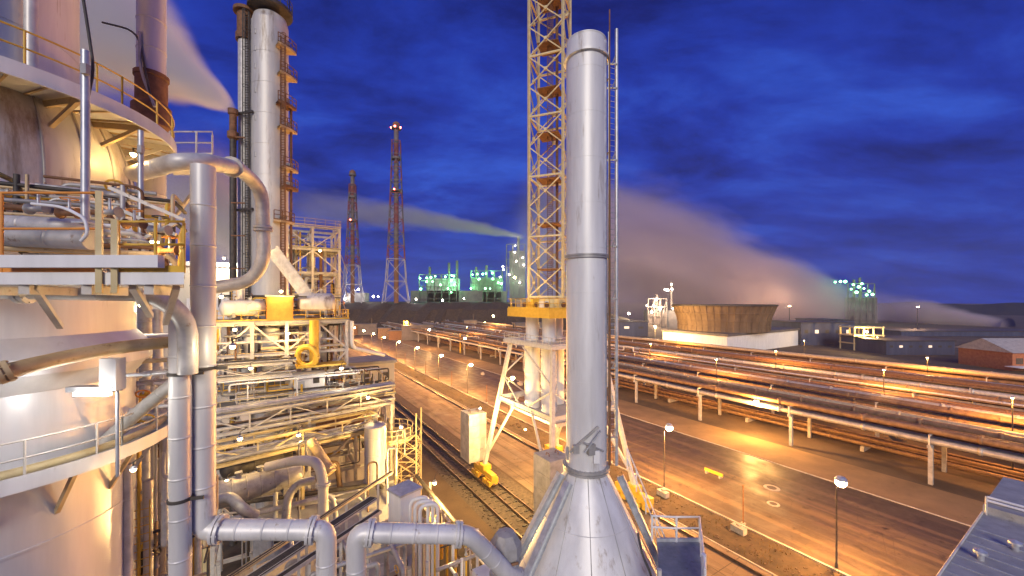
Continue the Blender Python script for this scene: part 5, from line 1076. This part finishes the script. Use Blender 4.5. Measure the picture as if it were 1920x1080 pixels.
# added flood masts, put in to brighten the steam from below
fm0 = None
for k, (px, Y, lb, P) in enumerate(((1240, 400, 'added flood mast brightening the steam left of the cooling tower', 140000), (1480, 470, 'added flood mast brightening the steam behind the cooling tower basin', 90000), (1720, 400, 'added flood mast brightening the steam behind the long dark blue shed', 50000))):
    c = A(px, 565, Y); c.z = 0; t = thing('added_flood_mast', lb, 'added mast', c, 'added flood masts brightening the steam')
    MB().tube([c, c + up * 24], [.4, .2], 8).build('pole', M_DARK, t); MB().box(c + up * 24.3, (3, .8, .7)).build('lamp_head', M_GALV, t); MB().box(c + up * 24.2 + V((0, -.45, 0)), (2.6, .1, .5)).build('bulb', E_SOD, t)
    lightobj('lamp_light', c + V((0, 6, 27)), P, (1, .60, .34), t, 2)
# red brick house at the right edge
bh = thing('brick_house', 'red brick house with a lilac grey roof at the right edge', 'building', A(1890, 565, 165) - up * 30); Yb = 165; x0, x1 = A(1797, 0, Yb + 20).x, A(2080, 0, Yb).x; zz0 = A(0, 662, Yb).z; zr = A(0, 634, 175).z
MB().box(((x0 + x1) / 2, Yb + 10, zz0 / 2), (x1 - x0, 20, zz0)).build('wall', M_BRICK, bh)
MB().quad([(x0 - 1, Yb - 1, zz0 + .05), (x1 + 1, Yb - 1, zz0 + .05), (x1 + 1, Yb + 10, zr), (x0 - 1, Yb + 10, zr)]).quad([(x0 - 1, Yb + 21, zz0 + .05), (x0 - 1, Yb + 10, zr), (x1 + 1, Yb + 10, zr), (x1 + 1, Yb + 21, zz0 + .05)]).quad([(x0 - .9, Yb - .9, zz0 + .04), (x0 - .9, Yb + 10, zr - .05), (x0 - .9, Yb + 20.9, zz0 + .04)]).build('roof', M_ROOF, bh)
for i in range(6): MB().box((x0 + 3 + i * 9, Yb - .04, zz0 * .55), (3, .08, 2.6)).build('window', M_DARK, bh)
MB().box((x0 + 8, Yb - 3, 2.2), (24, 5, .3)).build('porch_roof', M_WHITE, bh)
lightobj('lamp_light', (x0 + 22, Yb - 14, 9), 16000, (1, .5, .16), bh, .6); MB().tube([(x0 + 22, Yb - 14, 0), (x0 + 22, Yb - 14, 9.2)], .14, 8).build('lamp_pole', M_DARK, bh); MB().ball((x0 + 22, Yb - 14, 9.4), .35, 8).build('bulb', E_SOD, bh)
# ------------------------------------------------------------------ steam plumes
def plume(label, p0, p1, ra, rb_, dens, col=(.82, .78, .80), bend=0.0, nscale=3.0, seed=0.0, fade=1.0, tin=12.0):
    p0, p1 = V(p0), V(p1); d = p1 - p0; L = d.length; z = d.normalized(); x = z.orthogonal().normalized(); x = z.cross(V((0, 0, 1))).normalized(); y = z.cross(x)
    q = Matrix((x, y, z)).transposed().to_4x4(); q.translation = p0
    mb = MB(); N = 14; n = 20; pr = []
    for i in range(N + 1):
        t = i / N; r = (ra + (rb_ - ra) * t) * 1.08; off = -bend * L * t * t
        for k in range(n): a = 2 * math.pi * k / n; mb.v.append(V((r * math.cos(a), r * math.sin(a) + off, L * t)))
    for i in range(N):
        for k in range(n): mb.f.append((i * n + k, i * n + (k + 1) % n, (i + 1) * n + (k + 1) % n, (i + 1) * n + k)); mb.sm.append(True)
    mb.f.append(tuple(range(n - 1, -1, -1))); mb.sm.append(False); mb.f.append(tuple(N * n + k for k in range(n))); mb.sm.append(False)
    m = bpy.data.materials.new('steam'); m.use_nodes = True; nd, lk = m.node_tree.nodes, m.node_tree.links; nd.remove(nd['Principled BSDF'])
    pv = nd.new('ShaderNodeVolumePrincipled'); lk.new(pv.outputs[0], nd['Material Output'].inputs['Volume']); pv.inputs['Color'].default_value = (*col, 1); pv.inputs['Anisotropy'].default_value = .2
    tc = nd.new('ShaderNodeTexCoord'); sp = nd.new('ShaderNodeSeparateXYZ'); lk.new(tc.outputs['Object'], sp.inputs[0])
    def M(op, a, b=None, c=None):
        k = nd.new('ShaderNodeMath'); k.operation = op
        for i, s in enumerate((a, b, c)):
            if s is None: continue
            if isinstance(s, (int, float)): k.inputs[i].default_value = s
            else: lk.new(s, k.inputs[i])
        return k.outputs[0]
    t = M('DIVIDE', sp.outputs['Z'], L); off = M('MULTIPLY', M('MULTIPLY', t, t), bend * L); yy = M('ADD', sp.outputs['Y'], off); rad = M('MULTIPLY_ADD', t, rb_ - ra, ra)
    rr = M('DIVIDE', M('SQRT', M('ADD', M('MULTIPLY', sp.outputs['X'], sp.outputs['X']), M('MULTIPLY', yy, yy))), rad)
    nz = nd.new('ShaderNodeTexNoise'); nz.inputs['Scale'].default_value = nscale / max(ra, rb_); nz.inputs['Detail'].default_value = 3; mp = nd.new('ShaderNodeMapping'); mp.inputs['Location'].default_value = (seed, seed * 2, 0); mp.inputs['Scale'].default_value = (1, 1, .35)
    lk.new(tc.outputs['Object'], mp.inputs[0]); lk.new(mp.outputs[0], nz.inputs['Vector'])
    edge = nd.new('ShaderNodeMapRange'); edge.interpolation_type = 'SMOOTHSTEP'; lk.new(M('ADD', rr, M('MULTIPLY', M('SUBTRACT', nz.outputs['Fac'], .5), 1.0)), edge.inputs['Value']); edge.inputs['From Min'].default_value = .95; edge.inputs['From Max'].default_value = .15
    ends = M('MULTIPLY', M('MINIMUM', M('MULTIPLY', t, tin), 1.0), M('POWER', M('MAXIMUM', M('SUBTRACT', 1.0, t), 0.0), fade))
    dn = M('MULTIPLY', M('MULTIPLY', edge.outputs[0], ends), M('DIVIDE', dens * ra * 1.0, rad)); lk.new(M('MAXIMUM', dn, 0.0), pv.inputs['Density'])
    o = mb.build('steam_plume', m); o.matrix_world = q; o['kind'] = 'stuff'; o['label'] = label
    return o
plume('white steam plume blown to the left from the dark vent stack', A(436, 205, 52), A(40, -40, 62), .7, 20, 7.0, (.95, .92, .90), seed=1, fade=.35)
plume('low white steam behind the bent header pipe', A(500, 490, 76), A(300, 300, 80), 6, 15, 1.3, (.90, .86, .82), seed=2)
plume('thin yellowish smoke trail from the far plant bending towards the flare stacks', A(985, 446, 630), A(540, 345, 680), 5, 50, .45, (.88, .80, .68), -.10, seed=3, fade=.6)
plume('broad pinkish steam cloud rising from beside the cooling tower', A(1650, 600, 540), A(960, 425, 580), 22, 172, .60, (.97, .82, .79), .0, 4.5, seed=4, fade=1.1, tin=2.2)
plume('low pinkish steam bank over the sheds on the right', A(1890, 612, 440), A(1560, 572, 660), 9, 50, .95, (.97, .82, .74), .0, 2.5, seed=5, fade=1.9, tin=4)

HAZE = .0001
# ------------------------------------------------------------------ evening haze
hz_ = MB().box((0, 1400, 119), (3600, 4000, 240)); mh = bpy.data.materials.new('haze'); mh.use_nodes = True; nd = mh.node_tree.nodes; nd.remove(nd['Principled BSDF'])
pv = nd.new('ShaderNodeVolumePrincipled'); pv.inputs['Color'].default_value = (.78, .84, 1, 1); pv.inputs['Density'].default_value = HAZE; pv.inputs['Anisotropy'].default_value = .3; mh.node_tree.links.new(pv.outputs[0], nd['Material Output'].inputs['Volume'])
struct('haze', hz_, mh, 'stuff')
